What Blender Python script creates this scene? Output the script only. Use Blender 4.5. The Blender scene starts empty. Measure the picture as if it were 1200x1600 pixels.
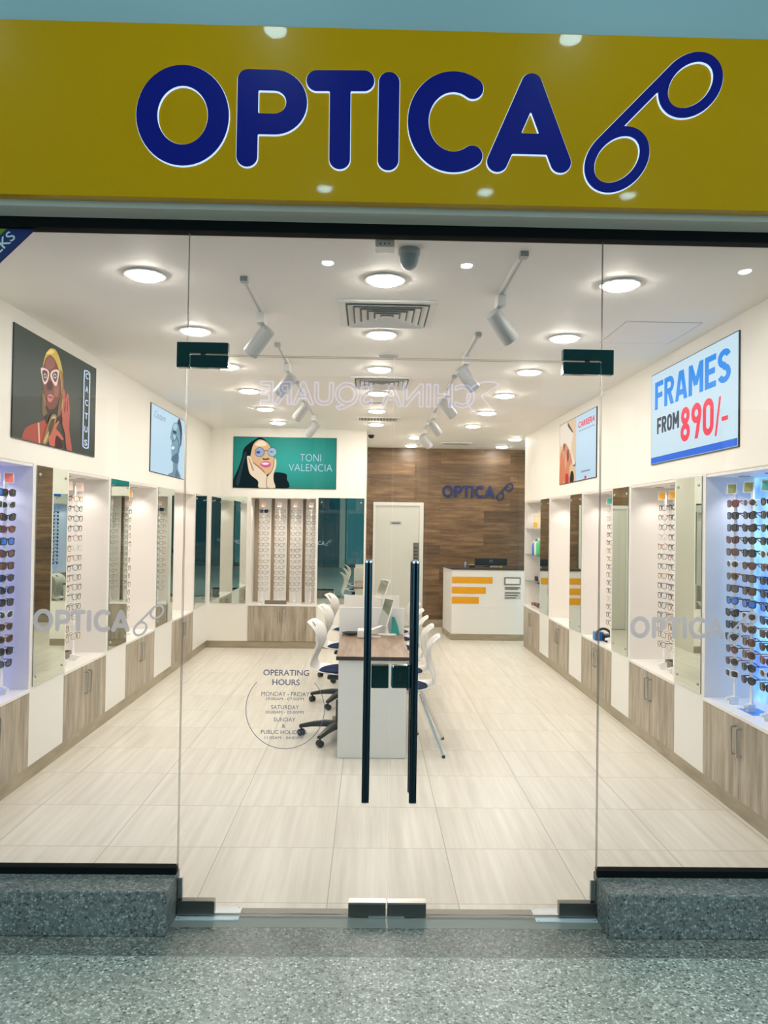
import bpy, bmesh, math, random
import numpy as np
from mathutils import Vector, Matrix
random.seed(7)
SC = bpy.context.scene
COL = SC.collection
PI = math.pi

# ------------------------------------------------------------------ camera, world, exposure
def srgb(r, g, b):
    f = lambda c: (c/255/12.92 if c/255 <= .04045 else ((c/255+.055)/1.055)**2.4)
    return (f(r), f(g), f(b))

cam_d = bpy.data.cameras.new('camera'); cam = bpy.data.objects.new('camera', cam_d); COL.objects.link(cam)
YAW, PITCH, ROLL = .0181, .0172, .0148
F_ = Vector((math.sin(YAW)*math.cos(PITCH), math.cos(YAW)*math.cos(PITCH), math.sin(PITCH)))
R_ = Vector((math.cos(YAW), -math.sin(YAW), 0)); U_ = R_.cross(F_)
Rr = math.cos(ROLL)*R_ + math.sin(ROLL)*U_; Ur = -math.sin(ROLL)*R_ + math.cos(ROLL)*U_
cm = Matrix(((Rr.x, Ur.x, -F_.x, 0), (Rr.y, Ur.y, -F_.y, -3.4248), (Rr.z, Ur.z, -F_.z, 1.73), (0, 0, 0, 1)))
cam.matrix_world = cm
cam_d.sensor_fit = 'VERTICAL'; cam_d.sensor_height = 36; cam_d.lens = 36*1199.5/1600
cam_d.clip_start = .05; cam_d.clip_end = 100
SC.camera = cam

W = bpy.data.worlds.new('world'); SC.world = W; W.use_nodes = True
W.node_tree.nodes['Background'].inputs[0].default_value = (.50, .84, .95, 1)
W.node_tree.nodes['Background'].inputs[1].default_value = 3.0
SC.view_settings.view_transform = 'Standard'; SC.view_settings.look = 'None'
SC.view_settings.gamma = 1; SC.view_settings.exposure = 0.0
SC.view_settings.use_curve_mapping = False
SC.cycles.max_bounces = 14; SC.cycles.diffuse_bounces = 5; SC.cycles.glossy_bounces = 7
SC.cycles.transparent_max_bounces = 24; SC.cycles.caustics_reflective = False
SC.cycles.sample_clamp_indirect = 6

PANEL_LIGHT = 128.0        # radiance of the round shop ceiling lights
MALL_LIGHT = 90.0         # radiance of the mall downlights
MALL_W = 95.0
PUCK_W = 5.0              # watts of the small lights in the display niches
HEAD_W = 8.0
BLUE = 1.15

# ------------------------------------------------------------------ materials
MATS = {}
def mat(name, col=(.8, .8, .8), rough=.5, metal=0, spec=.5, coat=0, emit=None, estr=1.0):
    if name in MATS: return MATS[name]
    m = bpy.data.materials.new(name); m.use_nodes = True
    b = m.node_tree.nodes['Principled BSDF']
    b.inputs['Base Color'].default_value = (*col, 1); b.inputs['Roughness'].default_value = rough
    b.inputs['Metallic'].default_value = metal; b.inputs['Specular IOR Level'].default_value = spec
    b.inputs['Coat Weight'].default_value = coat; b.inputs['Coat Roughness'].default_value = .04
    if emit: b.inputs['Emission Color'].default_value = (*emit, 1); b.inputs['Emission Strength'].default_value = estr
    MATS[name] = m; return m
def nodes(m): return m.node_tree.nodes, m.node_tree.links, m.node_tree.nodes['Principled BSDF']
def coords(m, scale=(1, 1, 1), rot=(0, 0, 0), loc=(0, 0, 0)):
    N, L, B = nodes(m)
    tc = N.new('ShaderNodeTexCoord'); mp = N.new('ShaderNodeMapping')
    geo = N.new('ShaderNodeNewGeometry')
    mp.inputs['Scale'].default_value = scale; mp.inputs['Rotation'].default_value = rot; mp.inputs['Location'].default_value = loc
    L.new(geo.outputs['Position'], mp.inputs['Vector']); return mp.outputs[0]
def ramp(m, fac, stops):
    N, L, B = nodes(m); r = N.new('ShaderNodeValToRGB'); e = r.color_ramp.elements
    while len(e) < len(stops): e.new(.5)
    for x, (p, c) in zip(e, stops): x.position = p; x.color = (*c, 1)
    L.new(fac, r.inputs[0]); return r.outputs[0]
def noise(m, vec, scale, detail=4, rough=.6):
    N, L, B = nodes(m); n = N.new('ShaderNodeTexNoise'); n.inputs['Scale'].default_value = scale
    n.inputs['Detail'].default_value = detail; n.inputs['Roughness'].default_value = rough
    L.new(vec, n.inputs['Vector']); return n.outputs['Fac']
def mixc(m, fac, a, b, mode='MIX'):
    N, L, B = nodes(m); x = N.new('ShaderNodeMix'); x.data_type = 'RGBA'; x.blend_type = mode
    for s, v in ((0, fac), (6, a), (7, b)):
        if hasattr(v, 'is_linked'): L.new(v, x.inputs[s])
        else: x.inputs[s].default_value = v if s == 0 else (*v, 1)
    return x.outputs[2]
def setc(m, out): N, L, B = nodes(m); L.new(out, B.inputs['Base Color'])

M_wall = mat('wall_paint', (.855, .825, .765), .6, spec=.3)
M_ceil = mat('ceiling_paint', (.90, .88, .845), .6, spec=.3)
M_white = mat('white_laminate', (.80, .79, .765), .3)
M_niche = mat('niche_white', (.82, .78, .745), .35)
M_top = mat('counter_white', (.85, .83, .80), .25)
M_plastic = mat('white_plastic', (.82, .82, .80), .28)
M_shell = mat('chair_shell_white', (.80, .79, .77), .25)
M_black = mat('black_plastic', (.012, .013, .015), .35)
M_chrome = mat('chrome', (.75, .75, .76), .12, metal=1)
M_steel = mat('brushed_steel', (.55, .54, .52), .3, metal=1)
M_satin = mat('satin_handle', (.50, .48, .45), .35, metal=1)
M_navy = mat('navy_fabric', srgb(24, 38, 84), .85, spec=.2)
M_mirror = mat('mirror_glass', (.68, .74, .68), .0, metal=1)
M_grey = mat('grey_metal_paint', (.46, .47, .47), .4)
M_alu = mat('aluminium', (.62, .62, .6), .35, metal=.6)
M_hard = mat('dark_polished_metal', (.035, .085, .085), .12, metal=1)
M_tube = mat('dark_blue_tube', (.018, .034, .046), .15, metal=1)
M_yellow = mat('fascia_yellow', (.58, .285, .0005), .3, spec=.08, coat=.14)
M_stripe = mat('yellow_stripe', srgb(225, 158, 0), .45)
M_signblue = mat('sign_blue', srgb(2, 17, 122), .4, spec=.2)
M_logo = mat('logo_blue', srgb(22, 40, 92), .4)
M_lit = mat('lit_acrylic', (.8, .85, .95), .4, emit=(.50, .68, 1.0), estr=.8)
M_clear = mat('clear_plastic', (.85, .86, .86), .2)
M_patch = mat('patch_steel', (.20, .20, .185), .28, metal=1)
M_bar = mat('black_bar', (.006, .007, .007), .6, spec=.05)
M_grille_dark = mat('grille_dark', (.05, .05, .05), .8)
M_desk_edge = mat('desk_edge_brown', srgb(62, 50, 42), .5)
M_grey_tray = mat('grey_tray', srgb(120, 110, 100), .4)
M_paper = mat('paper', (.8, .79, .76), .7)
M_terr_sm = mat('cement', (.27, .255, .22), .4)
def film(name, col, tr, clear):
    m = bpy.data.materials.new(name); m.use_nodes = True; N = m.node_tree.nodes; L = m.node_tree.links
    N.remove(N['Principled BSDF']); d = N.new('ShaderNodeBsdfDiffuse'); t = N.new('ShaderNodeBsdfTranslucent'); x = N.new('ShaderNodeMixShader')
    c = N.new('ShaderNodeBsdfTransparent'); y = N.new('ShaderNodeMixShader'); y.inputs[0].default_value = clear
    d.inputs[0].default_value = (*col, 1); t.inputs[0].default_value = (*col, 1); x.inputs[0].default_value = tr
    L.new(d.outputs[0], x.inputs[1]); L.new(t.outputs[0], x.inputs[2]); L.new(x.outputs[0], y.inputs[1]); L.new(c.outputs[0], y.inputs[2])
    L.new(y.outputs[0], N['Material Output'].inputs[0]); return m
M_decal = film('frosted_decal', (.95, .89, .93), .78, .3)
M_decal2 = film('purple_grey_decal', (.34, .30, .46), .5, .1)
M_soff = mat('soffit_grey', (.62, .54, .46), .7)

def M_panel_light(name, col, s):
    return mat(name, (.9, .9, .9), .4, emit=col, estr=s)
M_disc = M_panel_light('ceiling_light_diffuser', (1, .925, .83), PANEL_LIGHT)
M_mdisc = M_panel_light('mall_light_diffuser', (.60, .93, 1.0), MALL_LIGHT)
M_headlens = M_panel_light('spot_lens', (1, .93, .82), 6)
M_puck = M_panel_light('puck_lens', (1, .93, .85), 1.5)

def glass_mat():
    m = bpy.data.materials.new('clear_glass'); m.use_nodes = True; N = m.node_tree.nodes; L = m.node_tree.links
    N.remove(N['Principled BSDF']); o = N['Material Output']
    t = N.new('ShaderNodeBsdfTransparent'); t.inputs[0].default_value = (.975, .985, .978, 1)
    g = N.new('ShaderNodeBsdfGlossy'); g.inputs['Roughness'].default_value = 0
    fr = N.new('ShaderNodeFresnel'); fr.inputs[0].default_value = 1.45
    mx = N.new('ShaderNodeMixShader'); L.new(fr.outputs[0], mx.inputs[0]); L.new(t.outputs[0], mx.inputs[1]); L.new(g.outputs[0], mx.inputs[2])
    L.new(mx.outputs[0], o.inputs[0]); return m
M_glass = glass_mat()
M_gedge = mat('glass_edge', (.26, .27, .24), .3)

def m_tiles():
    m = mat('shop_floor_tiles', rough=.3); N, L, B = nodes(m)
    v = coords(m, loc=(.169, -.1166, 0))
    br = N.new('ShaderNodeTexBrick'); L.new(v, br.inputs['Vector']); br.offset = 0; br.squash = 1
    for k, x in (('Scale', 1), ('Mortar Size', .0022), ('Brick Width', .6), ('Row Height', .6), ('Bias', 0), ('Mortar Smooth', .1)): br.inputs[k].default_value = x
    br.inputs['Color1'].default_value = (0, 0, 0, 1); br.inputs['Color2'].default_value = (1, 1, 1, 1); br.inputs['Mortar'].default_value = (.5, .5, .5, 1)
    sep = N.new('ShaderNodeVectorMath'); sep.operation = 'MULTIPLY_ADD'
    comb = N.new('ShaderNodeCombineXYZ'); L.new(br.outputs['Color'], comb.inputs[0]); L.new(br.outputs['Color'], comb.inputs[1])
    L.new(comb.outputs[0], sep.inputs[0]); sep.inputs[1].default_value = (9, 5, 3); L.new(v, sep.inputs[2])
    mp = N.new('ShaderNodeMapping'); mp.inputs['Scale'].default_value = (13, .5, 1); L.new(sep.outputs[0], mp.inputs[0])
    n1 = noise(m, mp.outputs[0], 1.6, 5, .6)
    c = ramp(m, n1, [(.28, (.63, .595, .525)), (.5, (.72, .685, .61)), (.72, (.80, .77, .70))])
    c = mixc(m, .06, c, br.outputs['Color'], 'OVERLAY')
    c = mixc(m, br.outputs['Fac'], c, (.36, .34, .30))
    setc(m, c)
    return m
M_tiles = m_tiles()

def m_terrazzo(name, base, lo, rough):
    m = mat(name, rough=rough); N, L, B = nodes(m); v = coords(m)
    vo = N.new('ShaderNodeTexVoronoi'); vo.inputs['Scale'].default_value = 95; L.new(v, vo.inputs['Vector'])
    sp = N.new('ShaderNodeSeparateColor'); L.new(vo.outputs['Color'], sp.inputs[0])
    chip = ramp(m, sp.outputs[0], [(0, lo), (.25, tuple(.62*x for x in base)), (.55, base), (.8, tuple(min(.8, 1.45*x) for x in base)), (1, tuple(min(.85, 2.1*x) for x in base))])
    vd = N.new('ShaderNodeTexVoronoi'); vd.feature = 'DISTANCE_TO_EDGE'; vd.inputs['Scale'].default_value = 95; L.new(v, vd.inputs['Vector'])
    e = ramp(m, vd.outputs['Distance'], [(.04, (1, 1, 1)), (.16, (0, 0, 0))])
    c = mixc(m, e, chip, tuple(.75*x for x in base))
    c = mixc(m, .35, c, ramp(m, noise(m, v, 2.2, 3), [(.35, (.4, .4, .4)), (.65, (.62, .62, .62))]), 'OVERLAY')
    setc(m, c); return m
M_terr = m_terrazzo('terrazzo_light', (.40, .375, .32), (.07, .07, .06), .33)
M_terr2 = m_terrazzo('terrazzo_strip', (.20, .19, .165), (.04, .04, .035), .33)
M_terr3 = m_terrazzo('terrazzo_sill', (.185, .18, .165), (.03, .033, .033), .45)

def m_laminate():
    m = mat('grey_wood_laminate', rough=.45); v = coords(m, scale=(7, 7, .8)); v2 = coords(m, scale=(26, 26, 1.6))
    n = noise(m, v, 2.2, 5); n2 = noise(m, v2, 2.0, 4)
    c = ramp(m, n, [(.28, srgb(132, 120, 104)), (.5, srgb(166, 154, 137)), (.72, srgb(190, 180, 163))])
    c2 = ramp(m, n2, [(.35, (.36, .36, .36)), (.65, (.62, .62, .62))]); setc(m, mixc(m, .55, c, c2, 'OVERLAY')); return m
M_lam = m_laminate()
def m_skirt():
    m = mat('skirting_laminate', rough=.4); v = coords(m, scale=(1.2, 1.2, 5)); n = noise(m, v, 2.5, 5)
    setc(m, ramp(m, n, [(.3, srgb(140, 127, 105)), (.7, srgb(172, 160, 136))])); return m
M_skirt = m_skirt()
def m_planks():
    m = mat('wood_wall_planks', rough=.38); N, L, B = nodes(m)
    tc = coords(m, rot=(PI/2, 0, 0))
    br = N.new('ShaderNodeTexBrick'); L.new(tc, br.inputs['Vector']); br.offset = .37; br.offset_frequency = 2
    for k, x in (('Scale', 1), ('Mortar Size', .0012), ('Brick Width', 1.2), ('Row Height', .2), ('Bias', 0)): br.inputs[k].default_value = x
    br.inputs['Color1'].default_value = (0, 0, 0, 1); br.inputs['Color2'].default_value = (1, 1, 1, 1); br.inputs['Mortar'].default_value = (.1, .1, .1, 1)
    sep = N.new('ShaderNodeVectorMath'); sep.operation = 'MULTIPLY_ADD'
    L.new(br.outputs['Color'], sep.inputs[0]); sep.inputs[1].default_value = (7, 5, 3); L.new(tc, sep.inputs[2])
    mp = N.new('ShaderNodeMapping'); mp.inputs['Scale'].default_value = (1.1, 9, 1); L.new(sep.outputs[0], mp.inputs[0])
    n1 = noise(m, mp.outputs[0], 2.0, 6, .65)
    c = ramp(m, n1, [(.26, srgb(74, 55, 37)), (.5, srgb(112, 86, 59)), (.74, srgb(140, 112, 80))])
    c = mixc(m, .3, c, br.outputs['Color'], 'OVERLAY'); c = mixc(m, br.outputs['Fac'], c, srgb(50, 36, 26)); setc(m, c); return m
M_planks = m_planks()
def m_desktop():
    m = mat('desk_top_wood', rough=.35); v = coords(m, scale=(14, 1.6, 5)); n = noise(m, v, 2.0, 5)
    setc(m, ramp(m, n, [(.3, srgb(104, 80, 62)), (.55, srgb(142, 115, 93)), (.75, srgb(164, 138, 116))])); return m
M_desktop = m_desktop()

def emat(name, c, s=1.0): return mat(name, tuple(.04*x for x in c), .4, emit=c, estr=s, spec=.06)

# ------------------------------------------------------------------ mesh builder
class MB:
    def __init__(s): s.v = []; s.f = []; s.mi = []; s.cur = 0
    def add(s, vs, fs):
        o = len(s.v); s.v += [tuple(x) for x in vs]; s.f += [tuple(i+o for i in f) for f in fs]; s.mi += [s.cur]*len(fs); return s
    def box(s, x0, x1, y0, y1, z0, z1):
        return s.add([(x0, y0, z0), (x1, y0, z0), (x1, y1, z0), (x0, y1, z0), (x0, y0, z1), (x1, y0, z1), (x1, y1, z1), (x0, y1, z1)],
                     [(3, 2, 1, 0), (4, 5, 6, 7), (0, 1, 5, 4), (1, 2, 6, 5), (2, 3, 7, 6), (3, 0, 4, 7)])
    def tube(s, path, r, n=8, closed=False, caps=True):
        P = [Vector(p) for p in path]; k = len(P); vs = []
        rs = r if isinstance(r, (list, tuple)) else [r]*k
        for i, p in enumerate(P):
            t = (P[(i+1) % k]-P[i-1]) if closed else (P[min(i+1, k-1)]-P[max(i-1, 0)])
            t.normalize()
            if i == 0:
                a = Vector((0, 0, 1)) if abs(t.z) < .9 else Vector((1, 0, 0)); u = t.cross(a).normalized()
            else:
                u = (u - t*u.dot(t)).normalized()
            w = t.cross(u)
            for j in range(n):
                an = 2*PI*j/n; vs.append(p + (u*math.cos(an)+w*math.sin(an))*rs[i])
        fs = []
        for i in range(k if closed else k-1):
            a = i*n; b = ((i+1) % k)*n
            for j in range(n): fs.append((a+j, a+(j+1) % n, b+(j+1) % n, b+j))
        if caps and not closed: fs.append(tuple(range(n))[::-1]); fs.append(tuple((k-1)*n+j for j in range(n)))
        return s.add(vs, fs)
    def cyl(s, p0, p1, r, n=16, r2=None): return s.tube([p0, p1], [r, r if r2 is None else r2], n)
    def lathe(s, prof, c=(0, 0, 0), n=24, axis=None):
        ax = Vector(axis).normalized() if axis else Vector((0, 0, 1)); q = Vector((0, 0, 1)).rotation_difference(ax)
        vs = []; c = Vector(c)
        for r, z in prof:
            for j in range(n): vs.append(c + q @ Vector((r*math.cos(2*PI*j/n), r*math.sin(2*PI*j/n), z)))
        fs = []
        for i in range(len(prof)-1):
            for j in range(n): fs.append((i*n+j, i*n+(j+1) % n, (i+1)*n+(j+1) % n, (i+1)*n+j))
        if prof[0][0] > 1e-6: fs.append(tuple(range(n))[::-1])
        if prof[-1][0] > 1e-6: fs.append(tuple((len(prof)-1)*n+j for j in range(n)))
        return s.add(vs, fs)
    def grid(s, rows, flip=False, skip=()):
        k = len(rows[0]); vs = [p for r in rows for p in r]; fs = []
        for i in range(len(rows)-1):
            for j in range(k-1):
                if (i, j) in skip: continue
                q = (i*k+j, i*k+j+1, (i+1)*k+j+1, (i+1)*k+j); fs.append(q[::-1] if flip else q)
        return s.add(vs, fs)
    def poly(s, pts, o, ux, uy, d=0.0):
        """flat polygon of 2D points on the plane o,ux,uy; with d, extruded along ux x uy"""
        o, ux, uy = Vector(o), Vector(ux), Vector(uy); nz = ux.cross(uy).normalized()
        a = [o+ux*p[0]+uy*p[1] for p in pts]; n = len(a)
        ar = sum(pts[i][0]*pts[(i+1) % n][1]-pts[(i+1) % n][0]*pts[i][1] for i in range(n))
        if ar < 0: a = a[::-1]
        if not d: return s.add(a, [tuple(range(n))])
        b = [p+nz*d for p in a]
        return s.add(a+b, [tuple(range(n))[::-1], tuple(range(n, 2*n))]+[(i, (i+1) % n, n+(i+1) % n, n+i) for i in range(n)])
    def build(s, name, mats, parent=None, smooth=False, bevel=0, world=True, seg=2, subsurf=0, solid=0, tri=False, angle=.7):
        me = bpy.data.meshes.new(name)
        off = Vector(parent_loc(parent)) if (parent and world) else Vector((0, 0, 0))
        me.from_pydata([tuple(Vector(p)-off) for p in s.v], [], s.f); me.update()
        for m in (mats if isinstance(mats, (list, tuple)) else [mats]): me.materials.append(m)
        me.polygons.foreach_set('material_index', s.mi)
        if bevel or tri:
            bm = bmesh.new(); bm.from_mesh(me)
            if bevel: bmesh.ops.bevel(bm, geom=[e for e in bm.edges if len(e.link_faces) == 2 and e.calc_face_angle(0) > .6], offset=bevel, segments=seg, affect='EDGES', profile=.6)
            if tri: bmesh.ops.triangulate(bm, faces=[f for f in bm.faces if len(f.verts) > 4], ngon_method='EAR_CLIP')
            bm.to_mesh(me); bm.free()
        if smooth:
            me.polygons.foreach_set('use_smooth', [True]*len(me.polygons))
            if angle: me.set_sharp_from_angle(angle=angle)
        o = bpy.data.objects.new(name, me); COL.objects.link(o)
        if parent: o.parent = parent
        if solid: md = o.modifiers.new('solid', 'SOLIDIFY'); md.thickness = solid; md.offset = 0
        if subsurf: md = o.modifiers.new('sub', 'SUBSURF'); md.levels = md.render_levels = subsurf
        return o
def parent_loc(p):
    v = Vector((0, 0, 0))
    while p: v += p.location; p = p.parent
    return v
def tag(o, label, cat=None, group=None):
    o['label'] = label
    if cat: o['category'] = cat
    if group: o['group'] = group
    return o
def thing(name, label, cat, loc=(0, 0, 0), group=None):
    o = bpy.data.objects.new(name, None); COL.objects.link(o); o.location = loc; o.empty_display_size = .1
    return tag(o, label, cat, group)
def struct(o, label=None):
    o['kind'] = 'structure'
    if label: o['label'] = label
    return o
def boxo(name, m, parent, *b, bevel=0, **k): return MB().box(*b).build(name, m, parent, bevel=bevel, **k)
def sbox(name, m, *b, **k): return struct(boxo(name, m, None, *b, **k))
def dup(root, loc=None, rotz=None, label=None, group=None):
    r = root.copy(); COL.objects.link(r)
    if loc is not None: r.location = loc
    if rotz is not None: r.rotation_euler = (0, 0, rotz)
    if label: r['label'] = label
    if group: r['group'] = group
    for ch in list(root.children):
        c = ch.copy(); COL.objects.link(c); c.parent = r
        for g in list(ch.children):
            d = g.copy(); COL.objects.link(d); d.parent = c
    return r
ORD = ['first', 'second', 'third', 'fourth', 'fifth', 'sixth', 'seventh', 'eighth', 'ninth', 'tenth', 'eleventh', 'twelfth', 'thirteenth', 'fourteenth', 'fifteenth', 'sixteenth']

# ------------------------------------------------------------------ lettering
def text_mesh(txt, bold=0.0, extrude=0.0, shear=0.0, spacing=1.0, line=1.0, align='CENTER'):
    cu = bpy.data.curves.new('t', 'FONT'); cu.body = txt; cu.size = 1; cu.offset = bold; cu.extrude = extrude
    cu.shear = shear; cu.space_character = spacing; cu.space_line = line; cu.align_x = align; cu.resolution_u = 4
    ob = bpy.data.objects.new('t', cu); COL.objects.link(ob)
    dg = bpy.context.evaluated_depsgraph_get(); me = bpy.data.meshes.new_from_object(ob.evaluated_get(dg))
    bpy.data.objects.remove(ob); return me
def place_text(name, txt, rect, o, ux, uy, m, parent, bold=0.0, depth=.001, shear=0.0, spacing=1.0, line=1.0, align='CENTER', fit=True, skew=0):
    """rect = (u0, v0, u1, v1) on the plane o,ux,uy; the lettering fills it"""
    me = text_mesh(txt, bold, .5, shear, spacing, line, align)
    co = np.array([v.co[:] for v in me.vertices]); mn, mx = co.min(0), co.max(0)
    u0, v0, u1, v1 = rect; sx = (u1-u0)/(mx[0]-mn[0]); sy = (v1-v0)/(mx[1]-mn[1])
    ux, uy = Vector(ux), Vector(uy); nz = ux.cross(uy).normalized(); o = Vector(o)
    if not fit: sx = sy
    cx = (u0+u1)/2 - sx*(mx[0]+mn[0])/2
    off = parent_loc(parent) if parent else Vector((0, 0, 0))
    for v in me.vertices:
        c = v.co; p = o + ux*(cx+c.x*sx) + uy*(v0+(c.y-mn[1])*sy) + nz*((c.z+.5)*depth); v.co = p-off
    me.materials.clear(); me.materials.append(m); me.name = name
    me.polygons.foreach_set('material_index', [0]*len(me.polygons))
    ob = bpy.data.objects.new(name, me); COL.objects.link(ob)
    if parent: ob.parent = parent
    return ob

def seg_dist(X, Y, a, b):
    ax, ay = a; dx, dy = b[0]-ax, b[1]-ay; L = dx*dx+dy*dy
    t = np.clip(((X-ax)*dx+(Y-ay)*dy)/(L if L > 1e-12 else 1), 0, 1)
    return np.hypot(X-ax-t*dx, Y-ay-t*dy)
def stroke_contours(strokes, grow=0.0, h=.006):
    """outline of round-ended strokes [(points, radius)] as closed loops"""
    xs = [p[0] for s, r in strokes for p in s]; ys = [p[1] for s, r in strokes for p in s]; R = max(r for s, r in strokes)+grow+3*h
    gx = np.arange(min(xs)-R, max(xs)+R, h); gy = np.arange(min(ys)-R, max(ys)+R, h); X, Y = np.meshgrid(gx, gy)
    D = np.full(X.shape, 9.0)
    for s, r in strokes:
        for a, b in zip(s[:-1], s[1:]): D = np.minimum(D, seg_dist(X, Y, a, b)-r-grow)
    D[np.abs(D) < 1e-9] = 1e-9
    return field_contours(D, X, Y)
def field_contours(D, X, Y):
    nxt = {}; pos = {}
    def ept(i0, j0, i1, j1):
        k = (i0, j0, i1, j1)
        if k not in pos:
            t = D[i0, j0]/(D[i0, j0]-D[i1, j1]); pos[k] = (X[i0, j0]+t*(X[i1, j1]-X[i0, j0]), Y[i0, j0]+t*(Y[i1, j1]-Y[i0, j0]))
        return k
    for i in range(D.shape[0]-1):
        row = D[i:i+2]
        for j in np.nonzero(np.abs(row).min(0)[:-1] < .06)[0]:
            c = (D[i, j] < 0, D[i, j+1] < 0, D[i+1, j+1] < 0, D[i+1, j] < 0)
            if all(c) or not any(c): continue
            E = (ept(i, j, i, j+1) if c[0] != c[1] else None, ept(i, j+1, i+1, j+1) if c[1] != c[2] else None,
                 ept(i+1, j, i+1, j+1) if c[3] != c[2] else None, ept(i, j, i+1, j) if c[0] != c[3] else None)
            # walk with the inside on the left
            for e in range(4):
                a, b = c[e], c[(e+1) % 4]
                if not a and b:           # entering edge: start; find the next leaving edge counter-clockwise
                    pass
                if a and not b:
                    f = (e-1) % 4
                    while not (not c[f] and c[(f+1) % 4]): f = (f-1) % 4
                    nxt[E[e]] = E[f]
    loops = []; left = set(nxt)
    while left:
        k = next(iter(left)); lp = []
        while k in left: left.discard(k); lp.append(pos[k]); k = nxt[k]
        if len(lp) > 5: loops.append(lp)
    return loops
def loops_mesh(loops, o, ux, uy, d, sc=1.0):
    cu = bpy.data.curves.new('c', 'CURVE'); cu.dimensions = '2D'; cu.fill_mode = 'BOTH'; cu.extrude = .5
    for lp in loops:
        sp = cu.splines.new('POLY'); sp.points.add(len(lp)-1); sp.use_cyclic_u = True
        for q, p in zip(sp.points, lp): q.co = (p[0], p[1], 0, 1)
    ob = bpy.data.objects.new('c', cu); COL.objects.link(ob)
    dg = bpy.context.evaluated_depsgraph_get(); me = bpy.data.meshes.new_from_object(ob.evaluated_get(dg)); bpy.data.objects.remove(ob)
    o, ux, uy = Vector(o), Vector(ux), Vector(uy); nz = ux.cross(uy).normalized()
    for v in me.vertices: c = v.co.copy(); v.co = o+ux*c.x*sc+uy*c.y*sc+nz*(c.z+.5)*d
    return me
def mesh_obj(name, me, m, parent):
    me.materials.clear(); me.materials.append(m); me.name = name
    me.polygons.foreach_set('material_index', [0]*len(me.polygons))
    off = parent_loc(parent) if parent else Vector((0, 0, 0))
    for v in me.vertices: v.co = v.co-off
    o = bpy.data.objects.new(name, me); COL.objects.link(o)
    if parent: o.parent = parent
    return o
def ell(cx, cy, rx, ry, a0=0, a1=360, tilt=0, n=48):
    out = []; t = math.radians(tilt)
    for i in range(n+1):
        a = math.radians(a0+(a1-a0)*i/n); x, y = rx*math.cos(a), ry*math.sin(a)
        out.append((cx+x*math.cos(t)-y*math.sin(t), cy+x*math.sin(t)+y*math.cos(t)))
    return out
SW = .0435
# strokes in metres on the fascia, u from the sign's centre line, v above 3.0
def butt(D, X, Y, r, ends):
    for (ax, ay), (tx, ty) in ends:
        al = (X-ax)*tx+(Y-ay)*ty; near = np.hypot(X-ax, Y-ay) < 2.2*r
        D = np.where(near & (al > -r*.5), np.maximum(D, al), D)
    return D
def block_glyph(ch, r):
    ar = lambda cx, cy, rx, ry, a0, a1: ell(cx, cy, rx, ry, a0, a1, n=16)
    o = lambda w: [(ar(w/2, 1-w/2, w/2-r, w/2-r, 0, 180)+ar(w/2, w/2, w/2-r, w/2-r, 180, 360)+[(w-r, 1-w/2)])]
    G = {'F': (.52, [[(r, 0), (r, 1)], [(r, 1-r), (.52, 1-r)], [(r, .50), (.47, .50)]]),
         'E': (.52, [[(r, 0), (r, 1)], [(r, 1-r), (.52, 1-r)], [(r, .51), (.47, .51)], [(r, r), (.52, r)]]),
         'R': (.58, [[(r, 0), (r, 1)], [(r, 1-r), (.30, 1-r)]+ar(.30, .705, .28-r, .295-r, 90, -90)+[(r, .41+r)], [(.30, .45), (.50, -.05)]]),
         'A': (.66, [[(.075, -.05), (.315, 1.1)], [(.585, -.05), (.345, 1.1)], [(.16, .27), (.50, .27)]]),
         'M': (.74, [[(r, 0), (r, 1)], [(.74-r, 0), (.74-r, 1)], [(r, 1.0), (.37, .30)], [(.74-r, 1.0), (.37, .30)]]),
         'S': (.56, [ar(.28, .735, .28-r, .265-r, 15, 180)+ar(.28, .735, .28-r, .235-r*.4, 180, 262)+ar(.28, .265, .28-r, .235-r*.4, 82, 0)+ar(.28, .265, .28-r, .265-r, 0, -165)]),
         'O': (.58, o(.58)), '0': (.56, o(.56)),
         '8': (.56, [ar(.28, .745, .255-r, .255-r, 0, 360), ar(.28, .27, .28-r, .27-r, 0, 360)]),
         '9': (.56, [ar(.28, .715, .28-r, .285-r, 0, 360), [(.56-r, .68), (.50-r, .45), (.27, -.05)]]),
         '/': (.36, [[(.05, -.05), (.31, 1.05)]])}
    return G[ch]
def block_text(name, txt, rect, o, ux, uy, m, parent, r=.085, gap=.075, d=.0006, h=.012):
    x = 0; loops = []
    for ch in txt:
        w, st = block_glyph(ch, r)
        gx = np.arange(-.1, w+.1, h)+1e-4; gy = np.arange(-.08, 1.08, h)+1e-4; X, Y = np.meshgrid(gx, gy); D = np.full(X.shape, 9.0)
        for s in st:
            q = np.full(X.shape, 9.0)
            for a, b in zip(s[:-1], s[1:]): q = np.minimum(q, seg_dist(X, Y, a, b)-r)
            if math.dist(s[0], s[-1]) > .02:
                e = []
                for a, b in ((s[0], s[1]), (s[-1], s[-2])):
                    l = math.dist(a, b); e.append((a, ((a[0]-b[0])/l, (a[1]-b[1])/l)))
                q = butt(q, X, Y, r, e)
            D = np.minimum(D, q)
        D = np.maximum(D, np.maximum(Y-1, -Y)); D[np.abs(D) < 1e-9] = 1e-9
        loops += [[(x+a, b) for a, b in lp] for lp in field_contours(D, X, Y)]
        x += w+gap
    x -= gap
    u0, v0, u1, v1 = rect; sx, sy = (u1-u0)/x, v1-v0
    mesh_obj(name, loops_mesh([[(u0+a*sx, v0+b*sy) for a, b in lp] for lp in loops], o, ux, uy, d), m, parent)
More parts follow.
